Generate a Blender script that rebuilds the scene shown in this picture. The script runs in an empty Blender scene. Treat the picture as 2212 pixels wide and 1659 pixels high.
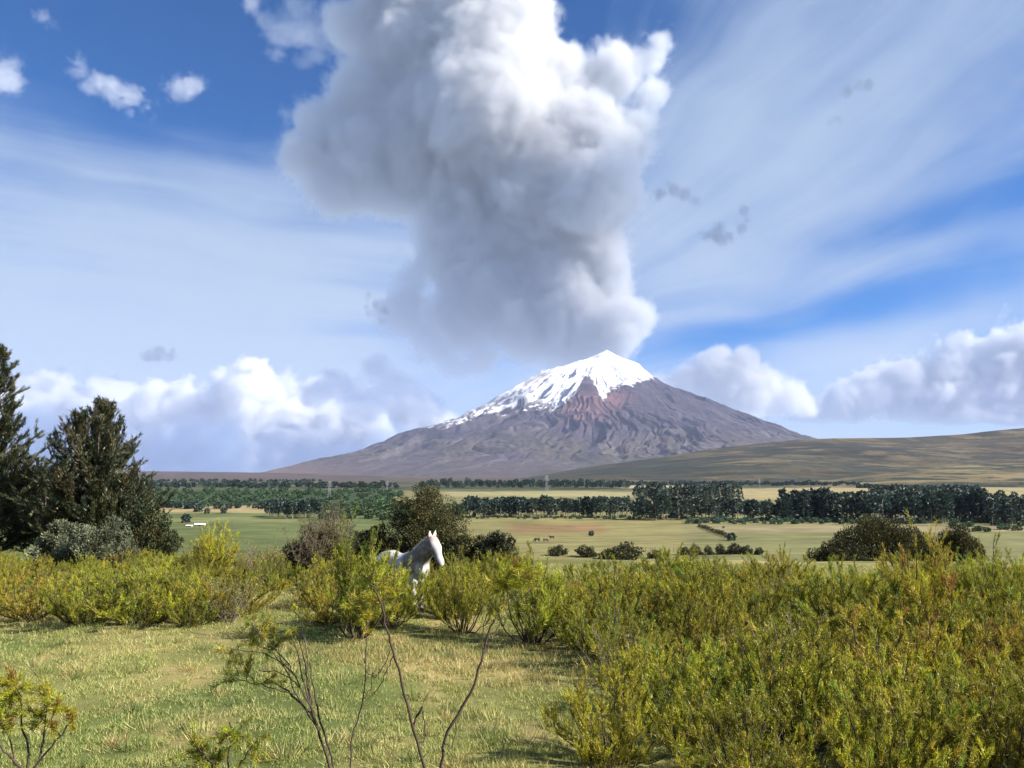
import bpy, bmesh, math, random, os
import numpy as np
from mathutils import Vector, Matrix, Quaternion

# ------------------------------------------------------------------ scene, camera, sky, sun
S = bpy.context.scene
COL = S.collection
R = math.radians
PITCH = R(6.72)
CAM_Z = 3.2
FPX = 1659.0            # focal length measured on a 2212 px wide print of the photograph

cam = bpy.data.cameras.new('camera')
cam.sensor_width = 36.0
cam.lens = 27.0
cam.clip_start = 0.05
cam.clip_end = 200000.0
camo = bpy.data.objects.new('camera', cam)
COL.objects.link(camo)
camo.location = (0, 0, CAM_Z)
camo.rotation_euler = (R(90) + PITCH, 0, 0)
S.camera = camo

S.view_settings.view_transform = 'Standard'
S.view_settings.look = 'None'
S.view_settings.gamma = 1
S.view_settings.exposure = 1.40
S.view_settings.use_curve_mapping = False
S.cycles.max_bounces = 14
S.cycles.volume_bounces = 10
S.cycles.diffuse_bounces = 3
S.cycles.transmission_bounces = 4
S.cycles.transparent_max_bounces = 48
S.cycles.use_denoising = True

SUN_EL, SUN_AZ = R(36), R(102)      # azimuth clockwise from the view direction (+Y)
sun_dir = Vector((math.sin(SUN_AZ) * math.cos(SUN_EL), math.cos(SUN_AZ) * math.cos(SUN_EL), math.sin(SUN_EL)))
sl = bpy.data.lights.new('sun', 'SUN')
sl.energy = 5.0
sl.angle = R(0.53)
sl.color = (1.0, 0.93, 0.82)
so = bpy.data.objects.new('sun', sl)
COL.objects.link(so)
so.location = (60, -10, 60)
so.rotation_euler = sun_dir.to_track_quat('Z', 'Y').to_euler()


# --- a small expression language for shader nodes
class N:
    def __init__(s, tree, sock):
        s.t, s.s = tree, sock

    def _m(s, op, *a, clamp=False):
        n = s.t.nodes.new('ShaderNodeMath')
        n.operation = op
        n.use_clamp = clamp
        for i, v in enumerate((s,) + a):
            if isinstance(v, N):
                s.t.links.new(v.s, n.inputs[i])
            else:
                n.inputs[i].default_value = v
        return N(s.t, n.outputs[0])

    def __add__(s, o): return s._m('ADD', o)
    __radd__ = __add__
    def __sub__(s, o): return s._m('SUBTRACT', o)
    def __rsub__(s, o): return (s * -1.0) + o
    def __mul__(s, o): return s._m('MULTIPLY', o)
    __rmul__ = __mul__
    def __truediv__(s, o): return s._m('DIVIDE', o)
    def max(s, o): return s._m('MAXIMUM', o)
    def min(s, o): return s._m('MINIMUM', o)
    def pow(s, o): return s._m('POWER', o)
    def abs(s): return s._m('ABSOLUTE')
    def clamp(s): return s._m('ADD', 0.0, clamp=True)
    def exp(s): return s._m('EXPONENT')

    def ss(s, a, b):                       # smoothstep, a < b or a > b
        n = s.t.nodes.new('ShaderNodeMapRange')
        n.interpolation_type = 'SMOOTHSTEP'
        s.t.links.new(s.s, n.inputs[0])
        if a < b:
            n.inputs[1].default_value, n.inputs[2].default_value = a, b
            n.inputs[3].default_value, n.inputs[4].default_value = 0, 1
        else:
            n.inputs[1].default_value, n.inputs[2].default_value = b, a
            n.inputs[3].default_value, n.inputs[4].default_value = 1, 0
        return N(s.t, n.outputs[0])


def gauss(x, y, cx, cy, sx, sy):
    a, b = (x - cx) / sx, (y - cy) / sy
    return ((a * a + b * b) * -1.0).exp()


def xyz(tree, x, y, z):
    n = tree.nodes.new('ShaderNodeCombineXYZ')
    for i, v in enumerate((x, y, z)):
        if isinstance(v, N):
            tree.links.new(v.s, n.inputs[i])
        else:
            n.inputs[i].default_value = v
    return n.outputs[0]


def sep(tree, sock):
    n = tree.nodes.new('ShaderNodeSeparateXYZ')
    tree.links.new(sock, n.inputs[0])
    return [N(tree, o) for o in n.outputs]


def noise(tree, vec, scale, detail=4, rough=0.55, dist=0.0, col=False):
    n = tree.nodes.new('ShaderNodeTexNoise')
    n.inputs['Scale'].default_value = scale
    n.inputs['Detail'].default_value = detail
    n.inputs['Roughness'].default_value = rough
    n.inputs['Distortion'].default_value = dist
    if vec is not None:
        tree.links.new(vec, n.inputs['Vector'])
    return n.outputs['Color'] if col else N(tree, n.outputs['Fac'])


def mixc(tree, f, a, b):
    n = tree.nodes.new('ShaderNodeMix')
    n.data_type = 'RGBA'
    for k, v in ((0, f), (6, a), (7, b)):
        if isinstance(v, N):
            tree.links.new(v.s, n.inputs[k])
        elif hasattr(v, 'is_output'):
            tree.links.new(v, n.inputs[k])
        else:
            n.inputs[k].default_value = v if k == 0 else tuple(v) + (1,)
    return n.outputs[2]


# --- world: clear Nishita sky with thin streaks of high cirrus
W = bpy.data.worlds.new('World')
S.world = W
W.use_nodes = True
wt = W.node_tree
wt.nodes.clear()
tc = wt.nodes.new('ShaderNodeTexCoord')
dx, dy, dz = sep(wt, tc.outputs['Generated'])
sky = wt.nodes.new('ShaderNodeTexSky')
sky.sky_type = 'NISHITA'
sky.sun_disc = False
sky.sun_elevation = SUN_EL
sky.sun_rotation = SUN_AZ
sky.altitude = 3100
sky.air_density = 1.15
sky.dust_density = 0.15
sky.ozone_density = 2.2
hy = (dx * dx + dy * dy)._m('SQRT')
az = dx._m('ARCTAN2', dy)                  # right of the view is positive
el = dz._m('ARCTAN2', hy)
warp = noise(wt, xyz(wt, dx * 1.4, dy * 1.4, dz * 2.4), 1.0, 3)
# level bands to the left, streaks fanning out of the horizon to the right
wr = az.ss(-0.12, 0.20) * az.ss(2.4, 1.3)
ex, ey = (az + 0.16).max(0.02), el - 0.13
fan = ey._m('ARCTAN2', ex)
rho = (ex * ex + ey * ey)._m('SQRT')
tA = el + (warp - 0.5) * 0.10
tB = fan * 0.42 + (warp - 0.5) * 0.20
t_ = tA * (1.0 - wr) + tB * wr
u_ = az._m('SINE') * (1.0 - wr) + rho * wr
f1 = noise(wt, xyz(wt, u_ * 1.0, t_ * 8.0, 3.7), 1.0, 4, 0.5)
f2 = noise(wt, xyz(wt, u_ * 2.2, t_ * 24.0, 9.2), 1.0, 4, 0.5)
f4 = noise(wt, xyz(wt, u_ * 4.0 + f1 * 0.8, t_ * 62.0, 1.3), 1.0, 4, 0.6)
f3 = noise(wt, xyz(wt, dx * 2.6, dy * 2.6, dz * 4.0), 1.0, 5, 0.55)
cov = f1 * 0.60 + f2 * 0.26 + f3 * 0.52 + f4 * 0.13
tilt = el - az * 0.16
hole = gauss(az, el, -0.45, 0.545, 0.36, 0.125) * 0.62 + gauss(az, tilt, 0.62, 0.205, 0.20, 0.024) * 0.20 \
    + gauss(az, tilt, 0.36, 0.132, 0.26, 0.030) * 0.33 + gauss(az, el, -0.17, 0.185, 0.13, 0.014) * 0.16 + gauss(az, el, 0.10, 0.56, 0.22, 0.05) * 0.12
veil = gauss(az, el, 0.46, 0.38, 0.42, 0.19) * 0.13 + gauss(az, el, -0.42, 0.29, 0.52, 0.12) * 0.32 + el.ss(0.30, 0.12) * 0.15
cov = cov + veil - hole
opac = (cov.ss(0.57, 1.04) * 0.90).max(el.ss(0.115, 0.03) * 0.88)
skyc = wt.nodes.new('ShaderNodeMix')
skyc.data_type = 'RGBA'
skyc.blend_type = 'MULTIPLY'
skyc.inputs[0].default_value = 1.0
wt.links.new(sky.outputs[0], skyc.inputs[6])
skyc.inputs[7].default_value = (0.055, 0.60, 1.10, 1)
cirrus_col = mixc(wt, el.ss(0.05, 0.5), (4.5, 5.4, 6.6), (3.5, 4.5, 6.05))
skymix = mixc(wt, opac, skyc.outputs[2], cirrus_col)
bg = wt.nodes.new('ShaderNodeBackground')
bg.inputs[1].default_value = 0.05
wt.links.new(skymix, bg.inputs[0])
wo = wt.nodes.new('ShaderNodeOutputWorld')
wt.links.new(bg.outputs[0], wo.inputs[0])


# ------------------------------------------------------------------ helpers
def at(x, y, dist):
    """Point seen at pixel (x, y) of the 2212 px wide print, at forward distance dist (metres along +Y)."""
    u, v = (x - 1106) / FPX, -(y - 829.5) / FPX
    d = Vector((u, math.cos(PITCH) - v * math.sin(PITCH), math.sin(PITCH) + v * math.cos(PITCH)))
    d *= dist / d.y
    return Vector((d.x, d.y, d.z + CAM_Z))


def tag(o, label=None, cat=None, group=None, kind=None):
    if label: o['label'] = label
    if cat: o['category'] = cat
    if group: o['group'] = group
    if kind: o['kind'] = kind
    return o


def link(name, mesh, parent=None):
    o = bpy.data.objects.new(name, mesh)
    COL.objects.link(o)
    if parent is not None:
        o.parent = parent
    return o


def mesh_np(name, verts, faces, mats=(), smooth=False, col=None):
    """verts (n,3), faces (m,k) with one k; col (n,3 or n,4) point colours in the attribute 'tint'."""
    verts = np.asarray(verts, np.float32)
    faces = np.asarray(faces, np.int32)
    me = bpy.data.meshes.new(name)
    m, k = faces.shape
    me.vertices.add(len(verts))
    me.vertices.foreach_set('co', verts.ravel())
    me.loops.add(m * k)
    me.loops.foreach_set('vertex_index', faces.ravel())
    me.polygons.add(m)
    me.polygons.foreach_set('loop_start', np.arange(0, m * k, k, dtype=np.int32))
    if smooth:
        me.polygons.foreach_set('use_smooth', np.ones(m, bool))
    if col is not None:
        a = me.attributes.new('tint', 'FLOAT_COLOR', 'POINT')
        c = np.ones((len(verts), 4), np.float32)
        c[:, :np.asarray(col).shape[1]] = col
        a.data.foreach_set('color', c.ravel())
    me.update(calc_edges=True)
    for mt in mats:
        me.materials.append(mt)
    return me


# periodic lattice noise in numpy
_LAT = np.random.default_rng(11).random((64, 64, 64)).astype(np.float32)


def vnoise(p):
    p = np.asarray(p, np.float32)
    i = np.floor(p).astype(np.int32)
    f = p - i
    f = f * f * f * (f * (f * 6 - 15) + 10)
    i &= 63
    j = (i + 1) & 63
    x0, y0, z0 = i[..., 0], i[..., 1], i[..., 2]
    x1, y1, z1 = j[..., 0], j[..., 1], j[..., 2]
    fx, fy, fz = f[..., 0], f[..., 1], f[..., 2]
    a = _LAT[x0, y0, z0] * (1 - fx) + _LAT[x1, y0, z0] * fx
    b = _LAT[x0, y1, z0] * (1 - fx) + _LAT[x1, y1, z0] * fx
    c = _LAT[x0, y0, z1] * (1 - fx) + _LAT[x1, y0, z1] * fx
    d = _LAT[x0, y1, z1] * (1 - fx) + _LAT[x1, y1, z1] * fx
    a = a * (1 - fy) + b * fy
    c = c * (1 - fy) + d * fy
    return a * (1 - fz) + c * fz


def fbm(p, octv=4, gain=0.5, lac=2.03):
    s, w, t = 0, 1.0, 0
    p = np.asarray(p, np.float32)
    for o in range(octv):
        s = s + w * vnoise(p + 17.3 * o)
        t += w
        w *= gain
        p = p * lac
    return s / t


def fbm2(x, y, octv=4, seed=0.0, gain=0.5):
    return fbm(np.stack([x, y, np.full_like(x, 5.5 + seed)], -1), octv, gain)


def surface_nets(F, org, h):
    """Mesh of F < 0 (3-D array) as quads."""
    X, Y, Z = F.shape
    inside = F < 0
    c = np.zeros((X - 1, Y - 1, Z - 1), np.int8)
    for a in (0, 1):
        for b in (0, 1):
            for d in (0, 1):
                c += inside[a:X - 1 + a, b:Y - 1 + b, d:Z - 1 + d]
    act = (c > 0) & (c < 8)
    idx = np.full(act.shape, -1, np.int32)
    ii = np.argwhere(act)
    idx[act] = np.arange(len(ii))
    acc = np.zeros((len(ii), 3), np.float32)
    cnt = np.zeros(len(ii), np.float32)
    corners = [(a, b, d) for a in (0, 1) for b in (0, 1) for d in (0, 1)]
    vals = {k: F[ii[:, 0] + k[0], ii[:, 1] + k[1], ii[:, 2] + k[2]] for k in corners}
    for k in corners:
        for ax in range(3):
            if k[ax] == 0:
                k2 = list(k); k2[ax] = 1; k2 = tuple(k2)
                v0, v1 = vals[k], vals[k2]
                m = (v0 < 0) != (v1 < 0)
                t = np.where(m, v0 / np.where(m, v0 - v1, 1), 0)
                p = np.tile(np.array(k, np.float32), (len(ii), 1))
                p[:, ax] += t
                acc += p * m[:, None]
                cnt += m
    verts = (ii + acc / cnt[:, None]) * h + org
    quads = []
    for ax in range(3):
        b, d = [q for q in range(3) if q != ax]
        lo = [slice(1, -1)] * 3; lo[ax] = slice(0, -1)
        hi = list(lo); hi[ax] = slice(1, None)
        A, B = inside[tuple(lo)], inside[tuple(hi)]
        for flip, m in ((False, A & ~B), (True, ~A & B)):
            e = np.argwhere(m)
            e[:, b] += 1; e[:, d] += 1
            def cell(ob, od):
                q = e.copy(); q[:, b] -= ob; q[:, d] -= od
                return idx[q[:, 0], q[:, 1], q[:, 2]]
            q = np.stack([cell(1, 1), cell(0, 1), cell(0, 0), cell(1, 0)], -1)
            if flip != (ax == 1):
                q = q[:, ::-1]
            quads.append(q)
    return verts, np.concatenate(quads)


def volume_mat(name, density, color=(1, 1, 1), aniso=0.0):
    m = bpy.data.materials.new(name)
    m.use_nodes = True
    t = m.node_tree
    t.nodes.clear()
    o = t.nodes.new('ShaderNodeOutputMaterial')
    v = t.nodes.new('ShaderNodeVolumePrincipled')
    v.inputs['Color'].default_value = tuple(color) + (1,)
    v.inputs['Density'].default_value = density
    v.inputs['Anisotropy'].default_value = aniso
    t.links.new(v.outputs[0], o.inputs['Volume'])
    return m


# ------------------------------------------------------------------ clouds (volumes, far behind the volcano)
def cloud(name, label, blobs, dist, mfp, h, amp, nscale, thick=1.0, flat=None, seed=0.0, group=None, cat='cloud', k=1.2, sy=1.0,
          soft=900.0, grow=0.3, rag=0.8, aniso=0.3, albedo=(0.972, 0.977, 0.985), gain=0.5):
    """blobs: (x, y, r, depth) on the 2212 px print; amp, nscale, soft, mfp, h in metres; flat: cut below this pixel row."""
    px = dist / FPX
    P, Rr = [], []
    for b in blobs:
        x, y, r = b[:3]
        d = b[3] if len(b) > 3 else 0.0
        P.append(at(x, y, dist + d * px))
        Rr.append(r * px)
    P = np.array([tuple(p) for p in P], np.float32)
    Rr = np.array(Rr, np.float32)
    lo = (P - Rr[:, None]).min(0) - amp - 3 * h
    hi = (P + Rr[:, None]).max(0) + amp + 3 * h
    n = np.ceil((hi - lo) / h).astype(int) + 1
    gx, gy, gz = (lo[i] + h * np.arange(n[i], dtype=np.float32) for i in range(3))
    F = np.zeros(tuple(n), np.float32)
    kk = k / np.median(Rr) * 4
    for p, r in zip(P, Rr):
        q = np.sqrt((gx - p[0])[:, None, None] ** 2 + ((gy - p[1]) / thick)[None, :, None] ** 2
                    + ((gz - p[2]) / sy)[None, None, :] ** 2) - r
        F += np.exp(np.clip(-kk * q, -40, 40))
    F = -np.log(np.maximum(F, 1e-30)) / kk - soft * grow
    near = np.abs(F) < amp * 1.6 + 2 * h
    ii = np.argwhere(near)
    pts = np.stack([gx[ii[:, 0]], gy[ii[:, 1]], gz[ii[:, 2]]], -1)
    q = pts / nscale + seed
    w = np.stack([vnoise(q * 0.9 + 3.1), vnoise(q * 0.9 + 41.7), vnoise(q * 0.9 + 23.9)], -1) - 0.5
    q = q + w * 0.9
    s, g, tot = 0, 1.0, 0
    for o in range(5):
        s = s + g * (np.abs(vnoise(q + o * 7.7) * 2 - 1) * 1.6 - 0.75)      # billows
        tot += g
        g *= gain
        q = q * 2.07
    big = (vnoise(pts / (nscale * 2.6) + seed + 9.1) - 0.5) * 2
    F[near] -= amp * (s / tot * 1.5 + big * 0.8)
    if flat is not None:
        zf = at(1106, flat, dist).z
        wob = (fbm2(gx / (nscale * 1.5), gx * 0 + seed, 3) - 0.5) * amp * 0.8
        F = np.maximum(F, (zf + wob[:, None, None]) - gz[None, None, :])
    # density: soft rim, fine structure from two finer octaves, thin rags where the rim is eroded
    dens = np.clip(-F / soft, 0, 1)
    rim = (dens > 0)
    ii = np.argwhere(rim)
    pts = np.stack([gx[ii[:, 0]], gy[ii[:, 1]], gz[ii[:, 2]]], -1)
    fine = fbm(pts / (h * 3.2) + seed * 3, 3, 0.6)
    dv = dens[rim]
    dv = np.clip(dv - (1 - dv) * np.clip(fine * 2.2 - 0.75, 0, 1) * rag, 0, 1)
    dens[rim] = dv * dv * (3 - 2 * dv) * (0.55 + 0.9 * fine)
    return grid_volume(name, dens, lo, h, 1.0 / mfp, aniso, albedo, label, cat, group)


def grid_volume(name, dens, lo, h, density, aniso, albedo, label, cat, group):
    """A fog volume object from a numpy density grid (geometry nodes, Volume Cube)."""
    n = dens.shape
    me = bpy.data.meshes.new(name)
    me.vertices.add(dens.size)
    a = me.attributes.new('d', 'FLOAT', 'POINT')
    a.data.foreach_set('value', np.ascontiguousarray(dens, np.float32).ravel())
    o = link(name, me)
    g = bpy.data.node_groups.new(name, 'GeometryNodeTree')
    g.interface.new_socket('Geometry', in_out='INPUT', socket_type='NodeSocketGeometry')
    g.interface.new_socket('Geometry', in_out='OUTPUT', socket_type='NodeSocketGeometry')
    gi, go = g.nodes.new('NodeGroupInput'), g.nodes.new('NodeGroupOutput')
    vc = g.nodes.new('GeometryNodeVolumeCube')
    size = [(n[i] - 1) * h for i in range(3)]
    vc.inputs['Min'].default_value = (0, 0, 0)
    vc.inputs['Max'].default_value = size
    for i, ax in enumerate('XYZ'):
        vc.inputs['Resolution ' + ax].default_value = n[i]
    px, py, pz = sep(g, g.nodes.new('GeometryNodeInputPosition').outputs[0])
    rnd = lambda q: (q / h)._m('ROUND')
    idx = (rnd(px) * float(n[1]) + rnd(py)) * float(n[2]) + rnd(pz)
    f2i = g.nodes.new('FunctionNodeFloatToInt')
    g.links.new(idx.s, f2i.inputs[0])
    at_ = g.nodes.new('GeometryNodeInputNamedAttribute')
    at_.data_type = 'FLOAT'
    at_.inputs['Name'].default_value = 'd'
    si = g.nodes.new('GeometryNodeSampleIndex')
    si.data_type = 'FLOAT'
    g.links.new(gi.outputs[0], si.inputs['Geometry'])
    g.links.new(at_.outputs[0], si.inputs['Value'])
    g.links.new(f2i.outputs[0], si.inputs['Index'])
    g.links.new(si.outputs[0], vc.inputs['Density'])
    sm = g.nodes.new('GeometryNodeSetMaterial')
    g.links.new(vc.outputs[0], sm.inputs[0])
    mt = volume_mat(name, density, albedo, aniso)
    mt.node_tree.nodes['Principled Volume'].inputs['Density Attribute'].default_value = 'density'
    me.materials.append(mt)
    sm.inputs['Material'].default_value = mt
    g.links.new(sm.outputs[0], go.inputs[0])
    md = o.modifiers.new('density grid', 'NODES')
    md.node_group = g
    o.location = [float(q) for q in lo]
    tag(o, label, cat, group)
    return o



# ------------------------------------------------------------------ materials
def new_mat(name):
    m = bpy.data.materials.new(name)
    m.use_nodes = True
    t = m.node_tree
    t.nodes.clear()
    out = t.nodes.new('ShaderNodeOutputMaterial')
    return m, t, out


def attr(t, name):
    n = t.nodes.new('ShaderNodeAttribute')
    n.attribute_name = name
    return n.outputs['Color']


def hsv(t, col, h, s, v):
    n = t.nodes.new('ShaderNodeHueSaturation')
    t.links.new(col, n.inputs['Color'])
    for k, q in (('Hue', h), ('Saturation', s), ('Value', v)):
        if isinstance(q, N):
            t.links.new(q.s, n.inputs[k])
        else:
            n.inputs[k].default_value = q
    return n.outputs[0]


def bsdf(t, kind, col=None, rough=None):
    n = t.nodes.new('ShaderNodeBsdf' + kind)
    if col is not None:
        if hasattr(col, 'is_output'):
            t.links.new(col, n.inputs['Color'])
        else:
            n.inputs['Color'].default_value = tuple(col) + (1,)
    if rough is not None:
        n.inputs['Roughness'].default_value = rough
    return n.outputs[0]


def mixs(t, f, a, b):
    n = t.nodes.new('ShaderNodeMixShader')
    n.inputs[0].default_value = f
    t.links.new(a, n.inputs[1])
    t.links.new(b, n.inputs[2])
    return n.outputs[0]


def leaf_mat(name, trans=0.35, gloss=0.05, hue=0.02, val=0.25):
    """Leaves: own colour from the 'tint' attribute, varied a little from plant to plant."""
    m, t, out = new_mat(name)
    rnd = N(t, t.nodes.new('ShaderNodeObjectInfo').outputs['Random'])
    c = hsv(t, attr(t, 'tint'), (rnd - 0.5) * (2 * hue) + 0.5, 1.0, (rnd * 7.31)._m('FRACT') * val + (1 - val * 0.5))
    s_ = mixs(t, trans, bsdf(t, 'Diffuse', c), bsdf(t, 'Translucent', c))
    s_ = mixs(t, gloss, s_, bsdf(t, 'Glossy', (0.8, 0.8, 0.75), 0.5))
    t.links.new(s_, out.inputs[0])
    return m


def plain_mat(name, color, rough=0.8, vary=0.25, scale=6.0, bump=0.0):
    m, t, out = new_mat(name)
    p = t.nodes.new('ShaderNodeBsdfPrincipled')
    tcn = t.nodes.new('ShaderNodeTexCoord')
    nz = noise(t, tcn.outputs['Object'], scale, 5, 0.6)
    a = [max(0, c * (1 - vary)) for c in color]
    b = [min(1, c * (1 + vary)) for c in color]
    t.links.new(mixc(t, nz, a, b), p.inputs['Base Color'])
    p.inputs['Roughness'].default_value = rough
    p.inputs['Specular IOR Level'].default_value = 0.25
    if bump:
        bn = t.nodes.new('ShaderNodeBump')
        bn.inputs['Strength'].default_value = bump
        t.links.new(nz.s, bn.inputs['Height'])
        t.links.new(bn.outputs[0], p.inputs['Normal'])
    t.links.new(p.outputs[0], out.inputs[0])
    return m


def tint_mat(name, rough=0.9, nscale=None, namp=0.3, bump=0.0, bdist=0.05, spec=0.1, n2=None):
    """Surface whose own colours sit in the mesh ('tint'), with finer mottling from noise."""
    m, t, out = new_mat(name)
    p = t.nodes.new('ShaderNodeBsdfPrincipled')
    c = attr(t, 'tint')
    if nscale:
        tcn = t.nodes.new('ShaderNodeTexCoord')
        nz = noise(t, tcn.outputs['Object'], nscale, 6, 0.65)
        if n2:
            mp = t.nodes.new('ShaderNodeMapping')
            mp.inputs['Scale'].default_value = (.35, 1.0, 1.0)
            mp.inputs['Rotation'].default_value = (0, 0, .18)
            t.links.new(tcn.outputs['Object'], mp.inputs[0])
            nf = noise(t, mp.outputs[0], n2, 6, 0.7)
            c = hsv(t, c, 0.5 + 0.0, 1.0, nf.ss(.25, .75) * .75 + .62)
        c = hsv(t, c, 0.5, 1.0, nz * (2 * namp) + (1 - namp))
        if bump:
            bn = t.nodes.new('ShaderNodeBump')
            bn.inputs['Strength'].default_value = bump
            bn.inputs['Distance'].default_value = bdist
            t.links.new(nz.s, bn.inputs['Height'])
            t.links.new(bn.outputs[0], p.inputs['Normal'])
    t.links.new(c, p.inputs['Base Color'])
    p.inputs['Roughness'].default_value = rough
    p.inputs['Specular IOR Level'].default_value = spec
    t.links.new(p.outputs[0], out.inputs[0])
    return m


# ------------------------------------------------------------------ the lie of the land
VAL = -25.0


def sst(a, b, x):
    t = np.clip((x - a) / (b - a), 0, 1)
    return t * t * (3 - 2 * t)


def hz(x, y):
    """Ground height (arrays)."""
    x = np.asarray(x, np.float64); y = np.asarray(y, np.float64)
    r = np.hypot(x, y)
    mound = (CAM_Z - 1.65) * sst(7.6, 3.0, y)
    bump = (fbm2(x / 4.0, y / 4.0, 3, 1.0) - 0.5) * 0.35 * sst(200, 60, r)
    edge = 25.0 + (fbm2(x / 14.0, x * 0 + 3.3, 2, 2.0) - 0.5) * 5
    fall = VAL * sst(0, 1, (y - edge) / 105.0)
    roll = (fbm2(x / 130.0, y / 130.0, 4, 4.0) - 0.5) * 5.0 * sst(150, 320, y) * sst(3000, 1200, y)
    far = (fbm2(x / 900.0, y / 900.0, 3, 7.0) - 0.5) * 14.0 * sst(1500, 5000, r)
    return mound + bump + fall + roll + far


def hz1(x, y):
    return float(hz(np.array([x]), np.array([y]))[0])


def ground_hit(px, py):
    """Where the line of sight through pixel (px, py) of the print first meets the ground."""
    ys = np.geomspace(5.0, 20000.0, 4000)
    d = at(px, py, 1.0) - Vector((0, 0, CAM_Z))
    zs = CAM_Z + d.z * ys
    g = hz(d.x * ys, ys)
    k = np.argmax(zs < g)
    if not (zs < g).any():
        k = len(ys) - 1
    return Vector((d.x * ys[k], ys[k], g[k]))


def project(x, y, z):
    """Pixel on the 2212 px print of world points (arrays)."""
    c, s_ = math.cos(PITCH), math.sin(PITCH)
    zz = z - CAM_Z
    f = y * c + zz * s_
    u = -y * s_ + zz * c
    f = np.maximum(f, 1e-3)
    return 1106 + FPX * x / f, 829.5 - FPX * u / f


def box(px, py, x0, x1, y0, y1, sx=12, sy=2.5):
    return sst(x0 - sx, x0 + sx, px) * sst(x1 + sx, x1 - sx, px) * sst(y0 - sy, y0 + sy, py) * sst(y1 + sy, y1 - sy, py)


def lerp(c, f, col):
    return c + (np.array(col, np.float32) - c) * f[..., None]


# --- ground: one sheet out to the foot of the volcano
def build_ground():
    th = np.concatenate([np.linspace(-math.pi, -0.75, 50)[:-1], np.linspace(-0.75, 0.75, 760), np.linspace(0.75, math.pi, 50)[1:]])
    rr = np.concatenate([[0.0], np.geomspace(1.5, 8, 14)[:-1], np.geomspace(8, 200, 260)[:-1], np.geomspace(200, 3000, 330)[:-1], np.geomspace(3000, 27200, 60)])
    T, RR = np.meshgrid(th, rr, indexing='ij')
    x, y = RR * np.sin(T), RR * np.cos(T)
    z = hz(x, y)
    px, py = project(x, np.maximum(y, 0.5), z)
    n1 = fbm2(x / 60, y / 60, 4, 0.3)
    n2 = fbm2(x / 400, y / 400, 4, 1.3)
    n3 = fbm2(x / 1.3, y / 1.3, 4, 2.3)
    n4 = fbm2(x / 3.5, y / 3.5, 3, 6.3)
    pyw = py + (n1 - 0.5) * 7 + (n2 - 0.5) * 5
    pxw = px + (n1 - 0.5) * 60
    c = np.empty(x.shape + (3,), np.float32)
    c[:] = (0.145, 0.135, 0.062)
    # valley floor and plain
    c = lerp(c, sst(1066, 1052, pyw), (0.036, 0.046, 0.026))
    c = lerp(c, sst(0.5, 0.62, n2) * sst(1062, 1050, pyw), (0.09, 0.075, 0.045))
    c = lerp(c, sst(1046, 1036, pyw), (0.068, 0.053, 0.04))
    c = lerp(c, box(pxw, pyw, -500, 860, 1058, 1097), (0.03, 0.048, 0.021))
    c = lerp(c, box(pxw, pyw, -500, 590, 1092, 1107), (0.25, 0.20, 0.10))
    c = lerp(c, box(pxw, pyw, -500, 980, 1108, 1260), (0.082, 0.100, 0.036))
    c = lerp(c, box(pxw, pyw, 330, 640, 1118, 1127) * 0.6, (0.17, 0.17, 0.07))
    c = lerp(c, box(pxw, pyw, 960, 1370, 1062, 1074, 20, 1.5), (0.22, 0.20, 0.10))
    c = lerp(c, box(pxw, pyw, 1560, 1900, 1054, 1080, 20, 1.5), (0.24, 0.20, 0.10))
    c = lerp(c, box(pxw, pyw, 1350, 1490, 1048, 1055, 20, 1.2), (0.27, 0.24, 0.15))
    c = lerp(c, box(pxw, pyw, 1960, 3400, 1042, 1078, 20, 2), (0.22, 0.19, 0.095))
    c = lerp(c, box(pxw, pyw, 980, 1480, 1110, 1260), (0.165, 0.150, 0.062))
    c = lerp(c, box(pxw, pyw, 1085, 1320, 1131, 1150, 25, 3) * 0.8, (0.175, 0.110, 0.055))
    c = lerp(c, box(pxw, pyw, 1180, 1250, 1136, 1142, 14, 2) * 0.8, (0.11, 0.085, 0.045))
    c = lerp(c, box(pxw, pyw, 1500, 3400, 1148, 1260), (0.125, 0.124, 0.052))
    c = lerp(c, box(pxw, pyw, 1540, 3400, 1136, 1150), (0.185, 0.158, 0.085))
    c *= (0.8 + 0.4 * n1)[..., None]
    # the near rise: cropped pasture, straw and green
    near = sst(120, 60, RR) + 0.0
    g = np.empty_like(c)
    g[:] = (0.145, 0.145, 0.048)
    g = lerp(g, sst(0.48, 0.66, n3), (0.21, 0.17, 0.07))
    g = lerp(g, sst(0.52, 0.66, n4), (0.085, 0.105, 0.03))
    g *= (0.75 + 0.5 * n3)[..., None]
    c = c + (g - c) * near[..., None]
    nt, nr = T.shape
    ii = np.arange(nt * nr).reshape(nt, nr)
    q = np.stack([ii[:-1, :-1], ii[:-1, 1:], ii[1:, 1:], ii[1:, :-1]], -1).reshape(-1, 4)[:, ::-1]
    q2 = np.stack([ii[-1, :-1], ii[-1, 1:], ii[0, 1:], ii[0, :-1]], -1)[:, ::-1]
    v = np.stack([x, y, z], -1).reshape(-1, 3)
    me = mesh_np('ground', v, np.concatenate([q, q2]), [tint_mat('ground', 0.95, 9.0, 0.3, 0.4, 0.03, n2=.11)], True, c.reshape(-1, 3))
    tag(link('ground', me), kind='structure')


build_ground()


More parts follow.
